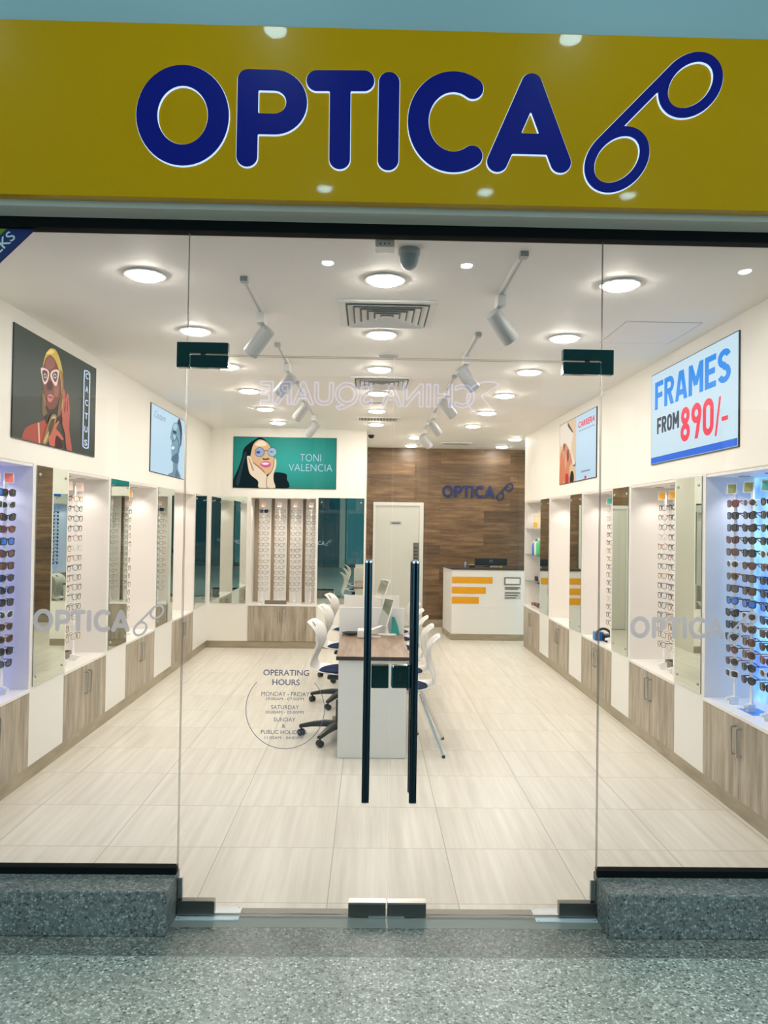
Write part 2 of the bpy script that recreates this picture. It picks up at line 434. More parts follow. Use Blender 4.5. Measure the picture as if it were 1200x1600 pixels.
LETTERS = [
    ('O', [(ell(-.807, .428, .149, .168), SW)]),
    ('P', [([(-.537, .262), (-.537, .585), (-.43, .585)]+ell(-.426, .4925, .093, .0925, 90, -90, n=20)+[(-.43, .40), (-.537, .40)], SW)]),
    ('T', [([(-.250, .588), (-.053, .592)], SW), ([(-.152, .59), (-.150, .260)], SW)]),
    ('I', [([(.053, .588), (.053, .260)], SW)]),
    ('C', [(ell(.325, .428, .148, .170, 57, 303), SW)]),
    ('A', [([(.653, .598), (.512, .264)], SW), ([(.653, .598), (.779, .266)], SW), ([(.565, .342), (.735, .342)], SW)]),
    ('E', [(ell(1.017, .285, .137, .098, tilt=48), .0205), (ell(1.327, .610, .137, .098, tilt=48), .0205),
           ([(.948, .3547), (1.258, .6797)], .0205)]),
]
def logo(parent, o, ux, uy, sc, face_m, d, edge=None, h=.006):
    for ch, st in LETTERS:
        nm = 'spectacles_emblem' if ch == 'E' else 'letter'
        if edge:
            em, grow, ed = edge
            e = mesh_obj(nm, loops_mesh(stroke_contours(st, grow, h), o, ux, uy, ed, sc), em, parent)
            nz = Vector(ux).cross(Vector(uy)).normalized()
            f = mesh_obj('letter_face', loops_mesh(stroke_contours(st, 0, h), Vector(o)+nz*ed, ux, uy, d, sc), face_m, None)
            f.parent = e
            off = parent_loc(e)
            for v in f.data.vertices: v.co = v.co-off
        else:
            mesh_obj(nm, loops_mesh(stroke_contours(st, 0, h), o, ux, uy, d, sc), face_m, parent)

# ------------------------------------------------------------------ the setting
XL, XR = -2.2406, 2.2581
CE = 3.06; NT = 2.105; NB = .607; ND = .36; YB = 7.30; YW = 9.72
WO = XL-ND-.05; WI = XR+ND+.05
sbox('floor_shop', M_tiles, WO-.1, WI+.9, .068, YW+.1, -.1, 0)
sbox('ceiling_shop', M_ceil, WO-.1, WI+.9, .03, YW+.1, CE, CE+.12)
sbox('trim_1', M_terr_sm, -.83, 1.035, -.098, .068, -.1, .0)
sbox('floor_strip', M_terr2, -6, 6, -.318, -.098, -.1, -.0005)
sbox('floor_mall', M_terr, -9, 9, -13, -.322, -.1, 0)
sbox('trim_2', M_terr_sm, -9, 9, -.322, -.318, -.1, .0005)
# shop side walls: outer skin, then the flush bulkhead over the niches
sbox('wall_left', M_wall, WO-.1, WO, 0, YB+.1, 0, CE)
sbox('wall_right', M_wall, WI, WI+.1, 0, 7.76, 0, CE)
sbox('wall_bulkhead_left', M_wall, WO, XL, .03, YB, NT, CE)
sbox('wall_bulkhead_right', M_wall, XR, WI, .03, 7.76, NT, CE)
sbox('wall_right_end', M_wall, XR+.02, WI+.9, 7.70, 7.80, NT, CE)
XE = -.062
bw = MB()
bw.box(WO, XE, YB, YB+.5, NT, CE)          # over the niche
bw.box(WO, -1.675, YB, YB+.5, 0, NT)       # left of the niche
bw.box(-.735, XE, YB, YB+.5, 0, NT)        # right of the niche
bw.box(-1.675, -.735, YB+.45, YB+.5, 0, NT)
struct(bw.build('wall_back_left', M_wall))
sbox('wall_recess_left', M_wall, XE-.1, XE, YB+.5, YW, 0, CE)
sbox('wall_wood', M_planks, XE-.2, WI+.9, YW, YW+.1, 0, CE)
sbox('wall_recess_right', M_wall, WI+.8, WI+.9, 7.80, YW, 0, CE)
sbox('baseboard_left', M_skirt, WO, XL-.004, .03, YB, 0, .095)
sbox('baseboard_right', M_skirt, XR+.004, WI, .03, 7.745, 0, .095)
sbox('baseboard_back', M_skirt, XL, XE-.004, YB-.006, YB, 0, .095)
sbox('baseboard_wood', M_skirt, .93, WI+.8, YW-.015, YW, 0, .13)
sbox('wall_front_left', M_wall, WO-.1, -2.16, -.06, .03, 0, CE)
sbox('wall_front_right', M_wall, 2.18, WI+.9, -.06, .03, 0, CE)
# wall above the sign, soffit, mall enclosure
sbox('wall_above_sign', mat('mall_wall_paint', (.36, .47, .50), .7, spec=.2), -9, 9, -.17, .03, 3.10, 4.35)
sbox('wall_soffit', M_soff, -9, 9, -.15, .03, 3.068, 3.10)
sbox('trim_3', M_bar, -3.2, 3.2, -.035, .03, 3.022, 3.085, bevel=.003)
sbox('wall_mall_left', M_soff, -9, -2.75, -.12, 0, 0, 3.07)
sbox('wall_mall_right', M_soff, 2.8, 9, -.12, 0, 0, 3.07)
sbox('ceiling_mall', mat('mall_ceiling_paint', (.6, .66, .66), .7), -9, 9, -13, .03, 4.35, 4.5)
sbox('wall_mall_far', mat('mall_far_wall', (.05, .08, .09), .4), -9, 9, -13.2, -13, 0, 4.5)
M_farglow = emat('mall_teal_glow', (.008, .05, .07), 1.0)
M_farglow2 = emat('mall_teal_glow_bright', (.04, .16, .20), 1.0)
for i, x in enumerate((-6.6, -4.4, -2.2, 0, 2.2, 4.4, 6.6)):
    sbox(f'window_{i+5}', M_farglow if i % 3 else M_farglow2, x-.95, x+.95, -13, -12.96, .15, 3.3)  # unseen glowing panels, added so the shop mirrors pick up teal
    sbox(f'trim_{i+6}', M_soff, x+.99, x+1.21, -13, -12.9, 0, 4.35)

# terrazzo plinths under the fixed glass
for side, (a, b) in (('left', (-3.0, -.826)), ('right', (1.031, 3.05))):
    sbox('sill_'+side, M_terr3, a, b, -.178, .05, 0, .186, bevel=.006)
    sbox('trim_'+('4' if side == 'left' else '5'), M_bar, a, b, -.022, .022, .186, .216)

# ------------------------------------------------------------------ glass front
def pane(name, x0, x1, z0, z1, kind='structure'):
    m = MB(); m.box(x0, x1, -.006, .006, z0, z1); m.mi = [1, 1, 0, 1, 0, 1]
    o = m.build(name, [M_glass, M_gedge])
    struct(o); return o
SL, SCX, SR = -.8235, .0985, 1.0295
ZT = 2.476
w1 = pane('window_1', -2.16, SL-.003, .21, 3.03); w1['label'] = 'fixed clear glass panel left of the doors'
w2 = pane('window_2', SR+.003, 2.18, .21, 3.03); w2['label'] = 'fixed clear glass panel right of the doors'
w3 = pane('window_3', SL, SR, ZT+.003, 3.03); w3['label'] = 'clear glass transom above the doors'
d1 = pane('door_1', SL+.002, SCX-.003, .008, ZT-.003); d1['label'] = 'left frameless glass door leaf'
d2 = pane('door_2', SCX+.003, SR-.002, .008, ZT-.003); d2['label'] = 'right frameless glass door leaf'
def handle(parent, x):
    for y in (-.065, .065):
        m = MB(); m.cyl((x, y, .530), (x, y, 1.568), .0165, 20)
        h = m.build('door_handle', M_tube, parent, smooth=True, bevel=0)
        for z in (.53, 1.568):
            MB().lathe([(.017, 0), (.0172, .004), (.0165, .008), (0, .008)] if z > 1 else [(0, -.004), (.017, -.004), (.0172, 0)], (x, y, z-.002), 20).build('end_cap', M_chrome, h, smooth=True)
        m = MB()
        for z in (.62, 1.48): m.cyl((x, y, z), (x, 0.0065 if y > 0 else -.0065, z), .009, 12)
        m.build('standoff', M_chrome, h, smooth=True)
handle(d1, -.0025); handle(d2, .2035)
# locks and bottom rails on the doors
boxo('lock_case', M_hard, d1, .016, SCX-.006, -.026, .026, 1.010, 1.110, bevel=.004)
lk = boxo('lock_case', M_hard, d2, SCX+.006, .187, -.026, .026, 1.010, 1.110, bevel=.011, seg=4)
m = MB(); m.cyl((.146, -.026, 1.068), (.146, -.031, 1.068), .0085, 20); m.box(.1415, .1505, -.0305, -.026, 1.042, 1.066)
m.build('key_cylinder', M_black, lk, smooth=True)
for d, a, b in ((d1, -.070, SCX-.004), (d2, SCX+.004, .273)):
    p = boxo('bottom_patch', M_patch, d, a, b, -.02, .02, .008, .068, bevel=.003)
    boxo('patch_cap', M_steel, p, a, b, -.021, .021, .062, .0695, bevel=.001)
    boxo('bolt_plate', M_chrome, p, (b-.075 if d is d1 else a), (b if d is d1 else a+.075), -.024, -.018, .001, .012, bevel=.001)
for d, a, b in ((d1, -.818, -.657), (d2, .862, 1.026)):
    p = boxo('bottom_patch', M_patch, d, a, b, -.02, .02, .010, .070, bevel=.003)
def hinge(label, xa, xb, split, mir):
    t = thing('patch_hinge', label, 'hinge', ((xa+xb)/2, 0, 2.47))
    f = MB()
    if not mir:
        f.poly([(xa, 2.418), (split, 2.418), (split, 2.481), (xb, 2.481), (xb, 2.530), (xa, 2.530)], (0, -.02, 0), (1, 0, 0), (0, 0, 1), -.0)
        pts = [(xa, 2.418), (split, 2.418), (split, 2.481), (xb, 2.481), (xb, 2.530), (xa, 2.530)]
    else:
        pts = [(xb, 2.418), (split, 2.418), (split, 2.481), (xa, 2.481), (xa, 2.530), (xb, 2.530)]
    f = MB(); f.poly(pts, (0, .02, 0), (1, 0, 0), (0, 0, 1), .04); f.build('fixed_clamp', M_hard, t, bevel=.003)
    if not mir: boxo('door_clamp', M_hard, t, split+.004, xb, -.021, .021, 2.418, 2.473, bevel=.003)
    else: boxo('door_clamp', M_hard, t, xa, split-.004, -.021, .021, 2.418, 2.473, bevel=.003)
    MB().cyl(((xa+xb)/2, 0, 2.468), ((xa+xb)/2, 0, 2.486), .012).build('pivot', M_black, t, smooth=True)
hinge('dark polished patch hinge at the top left corner of the left glass door', -.868, -.641, -.812, False)
hinge('dark polished patch hinge at the top right corner of the right glass door', .854, 1.081, 1.027, True)
for lab, a, b in (('shiny metal floor spring plate under the left door pivot', -.822, -.548), ('shiny metal floor spring plate under the right door pivot', .755, 1.028)):
    t = thing('floor_spring_plate', lab, 'floor plate', ((a+b)/2, .015, 0), 'door pivot plates')
    boxo('cover_plate', mat('plate_satin', (.66, .70, .72), .38, metal=.25), t, a, b, -.045, .075, 0, .004, bevel=.001)
    for x in (a+.012, b-.012):
        for y in (-.035, .065): MB().lathe([(.005, .004), (.004, .0055), (0, .0055)], (x, y, 0), 10).build('screw', M_steel, t)
for lab, x in (('small white plastic block at the end of the left plinth', -.822), ('small white plastic block at the end of the right plinth', 1.008)):
    t = tag(boxo('jamb_block', M_plastic, None, x, x+.018, .008, .03, .0, .16, bevel=.002), lab, 'jamb block')

# decals on the glass
GF = (0, -.0065, 0)
def decal_logo(label, x0, z0):
    t = thing('window_decal', label, 'decal', (x0, -.0065, z0)); sc = .2335
    logo(t, (x0+.999*sc, -.0066, z0-.2145*sc), (1, 0, 0), (0, 0, 1), sc, M_decal, .0006, h=.008)
decal_logo('frosted grey shop name decal on the left fixed glass', -1.478, 1.240)
decal_logo('frosted grey shop name decal on the right fixed glass', 1.169, 1.241)
t = thing('hours_decal', 'purple grey opening hours lettering in a ring on the left glass door', 'decal', (-.362, -.0065, .9))
def dt(txt, cx, cy, w, h, bold=.0):
    place_text('lettering', txt, (cx-w/2, cy-h/2, cx+w/2, cy+h/2), (0, -.0066, 0), (1, 0, 0), (0, 0, 1), M_decal2, t, bold, .0005)
# pixel rows on the door mapped to metres: 1 px = .00284 m
CX0 = -.3625
dt('OPERATING', CX0+.002, 1.0705, .202, .0262, .012); dt('HOURS', CX0+.002, 1.0285, .121, .0262, .012)
dt('MONDAY - FRIDAY', CX0, .9765, .212, .0185, .0); dt('10:00AM - 07:00PM', CX0-.001, .955, .166, .0128)
dt('SATURDAY', CX0-.001, .918, .123, .0175, .0); dt('10:00AM - 05:00PM', CX0-.002, .896, .166, .0128)
dt('SUNDAY', CX0-.002, .864, .096, .0175, .0); dt('&', CX0-.006, .836, .015, .016)
dt('PUBLIC HOLIDAYS', CX0-.004, .8085, .202, .0175, .0); dt('11:00AM - 04:00PM', CX0-.005, .784, .166, .0128)
ring = [(CX0+.1735*math.cos(a), .9095+.1735*math.sin(a)) for a in [math.radians(137+ (403-137)*i/60) for i in range(61)]]
m = MB(); m.tube([(x, -.0068, z) for x, z in ring], .0015, 6); m.build('ring', M_decal2, t)
t = thing('corner_sticker', 'dark blue diagonal ribbon sticker in the top left corner of the glass', 'sticker', (-1.6, -.0065, 2.95))
m = MB(); m.poly([(-1.491, 3.034), (-1.76, 2.765), (-1.95, 2.765), (-1.68, 3.034)], GF, (1, 0, 0), (0, 0, 1)); m.build('ribbon', mat('sticker_blue', srgb(20, 34, 98), .5), t, world=True)
m = MB(); m.poly([(-1.62, 3.034), (-1.68, 3.034), (-1.72, 2.994), (-1.66, 2.994)], (0, -.0071, 0), (1, 0, 0), (0, 0, 1)); m.build('green_corner', mat('sticker_green', srgb(120, 150, 10), .5), t)
q = math.sqrt(.5)
place_text('lettering', 'EKS', (-.078, -.02, .03, .025), (-1.625, -.0072, 2.975), (q, 0, q), (-q, 0, q), mat('sticker_white', (.75, .78, .8), .5), t, .01, .0004)

# ------------------------------------------------------------------ fascia sign
t = thing('shop_sign', 'wide yellow fascia sign with raised blue letters above the entrance', 'sign', (0, -.2, 3.08))
boxo('panel', M_yellow, t, -2.9, 2.95, -.222, -.172, 3.086, 3.822, bevel=.002)
logo(t, (0, -.222, 3.0), (1, 0, 0), (0, 0, 1), 1.0, M_signblue, .004, edge=(M_lit, .0022, .011), h=.005)

# ------------------------------------------------------------------ opposite mall sign (seen mirrored in the glass)
M_neon = mat('blue_neon', (.2, .2, .3), .4, emit=(.42, .48, 1.0), estr=6)
t = thing('mall_sign', 'blue outlined mall name sign facing the shop, mirrored in the glass', 'sign', (.3, -10, 4.0))
def neon_text(txt, rect):
    me = text_mesh(txt, .012, 0)
    bm = bmesh.new(); bm.from_mesh(me); bmesh.ops.remove_doubles(bm, verts=bm.verts, dist=1e-4)
    co = np.array([v.co[:] for v in bm.verts]); mn, mx = co.min(0), co.max(0)
    u0, v0, u1, v1 = rect; sx = (u1-u0)/(mx[0]-mn[0]); sy = (v1-v0)/(mx[1]-mn[1])
    f = lambda c: Vector((u1-(c.x-mn[0])*sx, -10, v0+(c.y-mn[1])*sy))
    o = MB()
    for e in bm.edges:
        if len(e.link_faces) == 1:
            a, b = f(e.verts[0].co), f(e.verts[1].co)
            if (a-b).length > 1e-3: o.tube([a, b], .014, 4, caps=False)
    bm.free(); o.build('lettering', M_neon, t)
neon_text('CHINA SQUARE', (-1.95, 3.74, 1.80, 4.22))
o = MB(); sw = [(2.05+.38*math.cos(a), -10, 3.98+.30*math.sin(a)) for a in [math.radians(x) for x in range(60, 300, 8)]]
o.tube(sw, .014, 4); o.tube([(sw[0][0], -10, sw[0][2]), (1.92, -10, 4.02), (sw[-1][0], -10, sw[-1][2])], .014, 4); o.build('emblem', M_neon, t)
boxo('backing_panel', M_grille_dark, t, -2.4, 3.0, -10.15, -10.05, 3.6, 4.33)

# ------------------------------------------------------------------ ceiling lights and fittings
def downlight(label, loc, r, m, group):
    t = thing('ceiling_downlight', label, 'ceiling light', loc, group)
    MB().lathe([(r, 0), (r*1.12, 0), (r*1.17, -.004), (r*1.15, -.010), (r*1.0, -.012), (r*.985, -.004)], loc, 40).build('trim_ring', M_plastic, t, smooth=True)
    MB().lathe([(0, -.026), (r*.5, -.0255), (r*.8, -.022), (r*.93, -.015), (r*.975, -.006)], loc, 40).build('diffuser', m, t, smooth=True)
    return t
first = None
ROWN = ('left', 'centre', 'right')
for k in range(6):
    for j, x in enumerate((-1.228, .062, 1.338)):
        lab = f'round white ceiling light, {ORD[k]} from the glass in the {ROWN[j]} row of the sales floor'
        p = (x, .70+1.19*k, CE)
        if not first: first = downlight(lab, p, .095, M_disc, 'round ceiling lights of the sales floor')
        else: dup(first, p, label=lab)
for lab, x, y in (('round ceiling light above the reception area, near the left end of the counter', .665, 8.08), ('round ceiling light closest to the wood wall, near the door', .665, 9.28),
                  ('round ceiling light above the right end of the reception counter', 2.165, 8.08), ('round ceiling light close to the wood wall, right of the wall sign', 2.165, 9.22)):
    dup(first, (x, y, CE), label=lab, group='round ceiling lights of the reception area')
fm = None
for j, (y, xs) in enumerate(((-1.05, (-2.1, -.54, 1.03, 2.6)), (-2.95, (-.39, .86, 1.98)), (-4.2, (-.46, .93, 3.74)))):
    for i, x in enumerate(xs):
        lab = f'small mall ceiling spot, {ORD[j]} row from the shop, {ORD[i]} from the left'
        if not fm: fm = downlight(lab, (x, y, 4.35), .06, M_mdisc, 'mall ceiling spots in front of the shop')
        else: dup(fm, (x, y, 4.35), label=lab)
for o in [o for o in bpy.data.objects if o.get('group') == 'mall ceiling spots in front of the shop']:
    near = o.location.y > -2; ln = 'mall_lamp_near' if near else 'mall_lamp'
    L = bpy.data.lights.get(ln) or bpy.data.lights.new(ln, 'SPOT'); L.energy = 115 if near else MALL_W; L.color = (.72, .95, 1.0)
    L.spot_size = 1.22 if near else 1.75; L.spot_blend = .35 if near else .8; L.shadow_soft_size = .055
    lo = bpy.data.objects.new('mall_lamp', L); COL.objects.link(lo); lo.parent = o; lo.location = (0, 0, -.03)

def vent(label, cx, cy, w, d, rings):
    t = thing('air_vent', label, 'air vent', (cx, cy, CE))
    fr = MB(); b = .045
    for a in ((cx-w/2, cx+w/2, cy-d/2, cy-d/2+b), (cx-w/2, cx+w/2, cy+d/2-b, cy+d/2), (cx-w/2, cx-w/2+b, cy-d/2+b, cy+d/2-b), (cx+w/2-b, cx+w/2, cy-d/2+b, cy+d/2-b)):
        fr.box(a[0], a[1], a[2], a[3], CE-.012, CE)
    fr.build('frame', M_plastic, t, bevel=.002)
    boxo('plenum', mat('plenum_grey', (.22, .22, .21), .8), t, cx-w/2+b, cx+w/2-b, cy-d/2+b, cy+d/2-b, CE-.004, CE-.001)
    if rings:
        for k in range(rings):
            f = 1-(k+.3)/rings; hw, hd = (w/2-b)*f, (d/2-b)*f; q = .030
            m = MB()
            o_ = [(cx-hw, cy-hd), (cx+hw, cy-hd), (cx+hw, cy+hd), (cx-hw, cy+hd)]
            i_ = [(cx-hw+q, cy-hd+q), (cx+hw-q, cy-hd+q), (cx+hw-q, cy+hd-q), (cx-hw+q, cy+hd-q)]
            vs = [(*p, CE-.022) for p in o_]+[(*p, CE-.003) for p in i_]+[(*p, CE-.0235) for p in o_]+[(p[0], p[1], CE-.0045) for p in i_]
            m.add(vs, [(a, (a+1) % 4, 4+(a+1) % 4, 4+a) for a in range(4)]+[(8+a, 12+a, 12+(a+1) % 4, 8+(a+1) % 4) for a in range(4)]+[(a, 8+a, 8+(a+1) % 4, (a+1) % 4) for a in range(4)])
            m.build('louvre', M_plastic, t)
    else:
        n = 12
        for k in range(n):
            x = cx-w/2+b+(w-2*b)*(k+.5)/n
            m = MB(); m.box(x-.004, x+.004, cy-d/2+b, cy+d/2-b, CE-.014, CE-.004); m.build('slat', M_plastic, t)
vent('square white ceiling diffuser with louvres nearest the entrance glass', .088, 1.39, .60, .62, 6)
vent('square white ceiling diffuser with louvres further inside, above the desks', .088, 3.72, .58, .6, 6)
vent('slim ceiling grille above the far end of the desks', .08, 6.15, .56, .34, 0)
vent('slim ceiling grille above the reception area', 1.37, 8.87, .5, .3, 0)
t = thing('ceiling_sensor', 'small square white sensor box on the ceiling behind the glass', 'sensor', (.05, .17, CE))
boxo('housing', M_plastic, t, .005, .095, .125, .215, CE-.035, CE, bevel=.006)
m = MB(); [m.cyl((x, .124, CE-.02), (x, .128, CE-.02), .004, 8) for x in (.03, .05, .07)]; m.build('port', M_black, t)
t = thing('dome_camera', 'grey dome camera on the ceiling behind the glass', 'camera', (.17, .25, CE))
MB().lathe([(.052, 0), (.054, -.02), (.050, -.03)], (.17, .25, CE), 28).build('base', M_grey, t, smooth=True)
MB().lathe([(.046, -.03), (.044, -.06), (.033, -.085), (.015, -.098), (0, -.1)], (.17, .25, CE), 28).build('dome', mat('dome_grey', (.36, .42, .43), .3), t, smooth=True)
for lab, x, y in (('round white ceiling speaker behind the first diffuser', .125, 2.56), ('round white ceiling speaker behind the second diffuser', .045, 4.87)):
    t = thing('ceiling_speaker', lab, 'speaker', (x, y, CE), 'ceiling speakers')
    MB().lathe([(.085, 0), (.085, -.006), (.078, -.010), (.074, -.006)], (x, y, CE), 32).build('rim', M_plastic, t, smooth=True)
    MB().lathe([(0, -.008), (.074, -.006)], (x, y, CE), 32).build('grille', M_grey, t, smooth=True)
t = thing('dome_camera', 'tiny black camera on the ceiling beside the recess', 'camera', (-.02, 7.45, CE))
MB().lathe([(.045, 0), (.045, -.02), (.03, -.045), (0, -.055)], (-.0, 7.9, CE), 20).build('dome', M_black, t, smooth=True); t.location = (-.02, 7.45, CE)
t = thing('access_panel', 'square ceiling access panel at the right near the glass', 'panel', (1.87, 1.73, CE))
boxo('panel', M_ceil, t, 1.63, 2.11, 1.45, 2.01, CE-.003, CE)
m = MB()
for b in ((1.622, 2.118, 1.442, 1.448), (1.622, 2.118, 2.012, 2.018), (1.622, 1.628, 1.448, 2.012), (2.112, 2.118, 1.448, 2.012)): m.box(*b, CE-.002, CE)
m.build('shadow_gap', M_grey, t)

# tracks and spotlights
def track_set(side, k, x, y0, n):
    s = -1 if side == 'left' else 1
    t = thing('lighting_track', f'short white ceiling track, {ORD[k]} from the glass on the {side}', 'light track', (x, y0, CE), 'ceiling lighting tracks')
    boxo('rail', M_plastic, t, x-.017, x+.017, y0, y0+.75, CE-.018, CE)
    boxo('slot', M_grey, t, x-.005, x+.005, y0+.03, y0+.75, CE-.0195, CE-.018)
    boxo('end_cap', M_grey, t, x-.021, x+.021, y0-.03, y0+.02, CE-.026, CE, bevel=.003)
    y = y0+.66
    t = thing('track_spotlight', f'grey cylinder spotlight, {ORD[k]} from the glass on the {side} track', 'spotlight', (x, y, CE-.02), 'ceiling track spotlights')
    boxo('adapter', M_plastic, t, x-.024, x+.024, y-.06, y+.06, CE-.082, CE-.0195, bevel=.004)
    d = Vector((s*.62, .34, -.70)).normalized(); c = Vector((x+s*.012, y+.01, CE-.185))
    MB().tube([(x, y, CE-.082), (x, y, CE-.12), c], .009, 10).build('stem', M_grey, t, smooth=True)
    b0 = c-d*.10
    MB().lathe([(0, 0), (.044, 0), (.049, .004), (.050, .01), (.050, .196), (.048, .2), (.042, .2), (.040, .17), (0, .17)], b0, 28, d).build('lamp_head', M_grey, t, smooth=True)
    MB().lathe([(0, .172), (.039, .172)], b0, 24, d).build('lens', M_headlens, t)
    L = bpy.data.lights.new('spot_light', 'SPOT'); L.energy = HEAD_W; L.color = (1, .92, .8); L.spot_size = 1.1; L.spot_blend = .6; L.shadow_soft_size = .035
    lo = bpy.data.objects.new('spot_light', L); COL.objects.link(lo); lo.parent = t; lo.location = b0+d*.205-t.location
    lo.rotation_euler = d.to_track_quat('-Z', 'Y').to_euler()
for k, y in enumerate((.73, 2.23, 3.72, 5.2)): track_set('left', k, -.70, y, 4)
for k, y in enumerate((.265, 1.83, 3.32, 4.82, 6.3)): track_set('right', k, .725, y, 5)

# ------------------------------------------------------------------ wall joinery: niches, mirrors, cabinets
def cab_door(parent, p0, p1, z0, z1, n, hx, hs=1):
    """door between two points on the wall plane, n = outward normal; handle near hx"""
    p0, p1, n = Vector(p0), Vector(p1), Vector(n); u = (p1-p0); L = u.length; u.normalize()
    m = MB(); m.poly([(0.002, z0), (L-.002, z0), (L-.002, z1), (.002, z1)], p0-n*.018, u, (0, 0, 1), .018 if u.cross(Vector((0, 0, 1))).dot(n) > 0 else -.018)
    dr = m.build('door', M_lam, parent)
    q = p0+u*hx; a = Vector((q.x, q.y, z1-.05)); b = Vector((q.x, q.y, z1-.22))
    m = MB(); m.tube([a-n*.001, a+n*.028, a+n*.03-Vector((0, 0, .004)), b+n*.03+Vector((0, 0, .004)), b+n*.028, b-n*.001], .0062, 8); m.build('handle', M_satin, dr, smooth=True)
def cabinet(label, side, y0, y1, doors=2, group='base cabinets under the display niches'):
    s = 1 if side == 'left' else -1; X = XL if side == 'left' else XR
    t = thing('base_cabinet', label, 'cabinet', (X-s*.2, (y0+y1)/2, .095), group)
    xa, xb = sorted((X-s*.02, X-s*ND)); boxo('body', M_lam, t, xa, xb, y0, y1, .095, NB-.022)
    w = (y1-y0)/doors
    for k in range(doors):
        cab_door(t, (X, y0+k*w, 0), (X, y0+(k+1)*w, 0), .098, NB-.024, (s, 0, 0), (w-.035 if k == 0 else .035))
    t2 = boxo('countertop', M_top, None, *sorted((X+s*.004, X-s*ND)), y0, y1, NB-.022, NB, bevel=.002)
    return t, t2
def niche(side, idx, y0, y1, label, blue=False):
    s = 1 if side == 'left' else -1; X = XL if side == 'left' else XR; B = X-s*ND
    t = thing('display_niche', label, 'display niche', (X-s*ND/2, (y0+y1)/2, NB), 'recessed display niches')
    f = lambda a, b: sorted((a, b))
    if not blue: boxo('back_panel', M_niche, t, *f(B, B-s*.02), y0, y1, NB, NT)
    boxo('side_panel', M_niche, t, *f(X, B), y0, y0+.018, NB, NT); boxo('side_panel', M_niche, t, *f(X, B), y1-.018, y1, NB, NT)
    boxo('top_panel', M_niche, t, *f(X-s*.004, B), y0+.018, y1-.018, NT-.02, NT)
    for k in range(3):
        y = y0+(y1-y0)*(k+.5)/3; x = X-s*.19
        pk = MB().lathe([(.028, 0), (.034, 0), (.036, -.004), (.030, -.007), (.027, -.002)], (x, y, NT-.02), 24).build('puck_light', M_steel, t, smooth=True)
        MB().lathe([(0, -.001), (.027, -.001)], (x, y, NT-.02), 20).build('lens', M_puck, pk)
        L = bpy.data.lights.new('puck_lamp', 'SPOT'); L.energy = PUCK_W; L.color = (1, .90, .84) if not blue else (.86, .86, 1.0); L.spot_size = 2.0; L.spot_blend = .7; L.shadow_soft_size = .026
        lo = bpy.data.objects.new('puck_lamp', L); COL.objects.link(lo); lo.parent = t; lo.location = Vector((x, y, NT-.031))-t.location
    return t
def mirror(label, o, ux, n, w, z0=.618, z1=2.098, group='tall frameless mirrors'):
    ux, n, o = Vector(ux), Vector(n), Vector(o)
    c = o+ux*w/2; t = thing('wall_mirror', label, 'mirror', (c.x, c.y, z0), group)
    m = MB(); sg = 1 if ux.cross(Vector((0, 0, 1))).dot(n) > 0 else -1
    m.poly([(.0, z0), (w, z0), (w, z1), (0, z1)], o, ux, (0, 0, 1), sg*.006)
    me = m.build('mirror_glass', [M_mirror, M_gedge], t)
    for p in me.data.polygons: p.material_index = 0 if abs(p.normal.dot(n)) > .9 else 1
    for a, z in ((.045, z0+.06), (w-.045, z0+.06), (.045, z1-.06), (w-.045, z1-.06)):
        p = o+ux*a+n*.005; p.z = z
        MB().lathe([(.011, 0), (.011, .004), (.008, .007), (0, .007)], p, 16, n).build('mirror_screw', M_steel, t, smooth=True)
    return t
WHERE = {}
def pier(side, y0, y1, n):
    s = 1 if side == 'left' else -1; X = XL if side == 'left' else XR
    sbox(f'pillar_{side}_{n}', M_white, *sorted((X, X-s*ND)), y0, y1, .095, NT)
LB = [('n', .75, 1.73), ('m', 1.73, 2.30), ('n', 2.30, 3.21), ('m', 3.21, 3.74), ('n', 3.74, 4.69), ('m', 4.69, 5.39), ('n', 5.39, 6.44), ('m', 6.44, 7.13)]
RB = [('n', .72, 1.72), ('m', 1.72, 2.205), ('n', 2.205, 3.20), ('m', 3.20, 3.675), ('n', 3.675, 4.69), ('m', 4.69, 5.19), ('n', 5.19, 6.18), ('m', 6.18, 6.69), ('n', 6.69, 7.745)]
for side, BAY in (('left', LB), ('right', RB)):
    s = 1 if side == 'left' else -1; X = XL if side == 'left' else XR; ni = mi = 0
    pier(side, .03, BAY[0][1], 0)
    for kind, a, b in BAY:
        if kind == 'n':
            nm = 'blue lit' if ni == 0 else 'white'
            niche(side, ni, a, b, f'{nm} display niche, {ORD[ni]} from the glass in the {side} wall', ni == 0)
            cabinet(f'grey wood base cabinet with two doors, {ORD[ni]} from the glass along the {side} wall', side, a, b)
            o = bpy.data.objects; ct = [x for x in o if x.name.startswith('countertop')][-1]
            for x in o:
                if x.name.startswith('countertop') and 'label' not in x: tag(x, f'white countertop in the niche, {ORD[ni]} from the glass along the {side} wall', 'countertop', 'white niche countertops')
            ni += 1
        else:
            pier(side, a, b, mi+1)
            mirror(f'tall frameless mirror, {ORD[mi]} from the glass on the {side} wall', (X+s*.0005, a+.03, 0), (0, 1, 0), (s, 0, 0), b-a-.045)
            mi += 1
pier('left', 7.13, YB, 9)

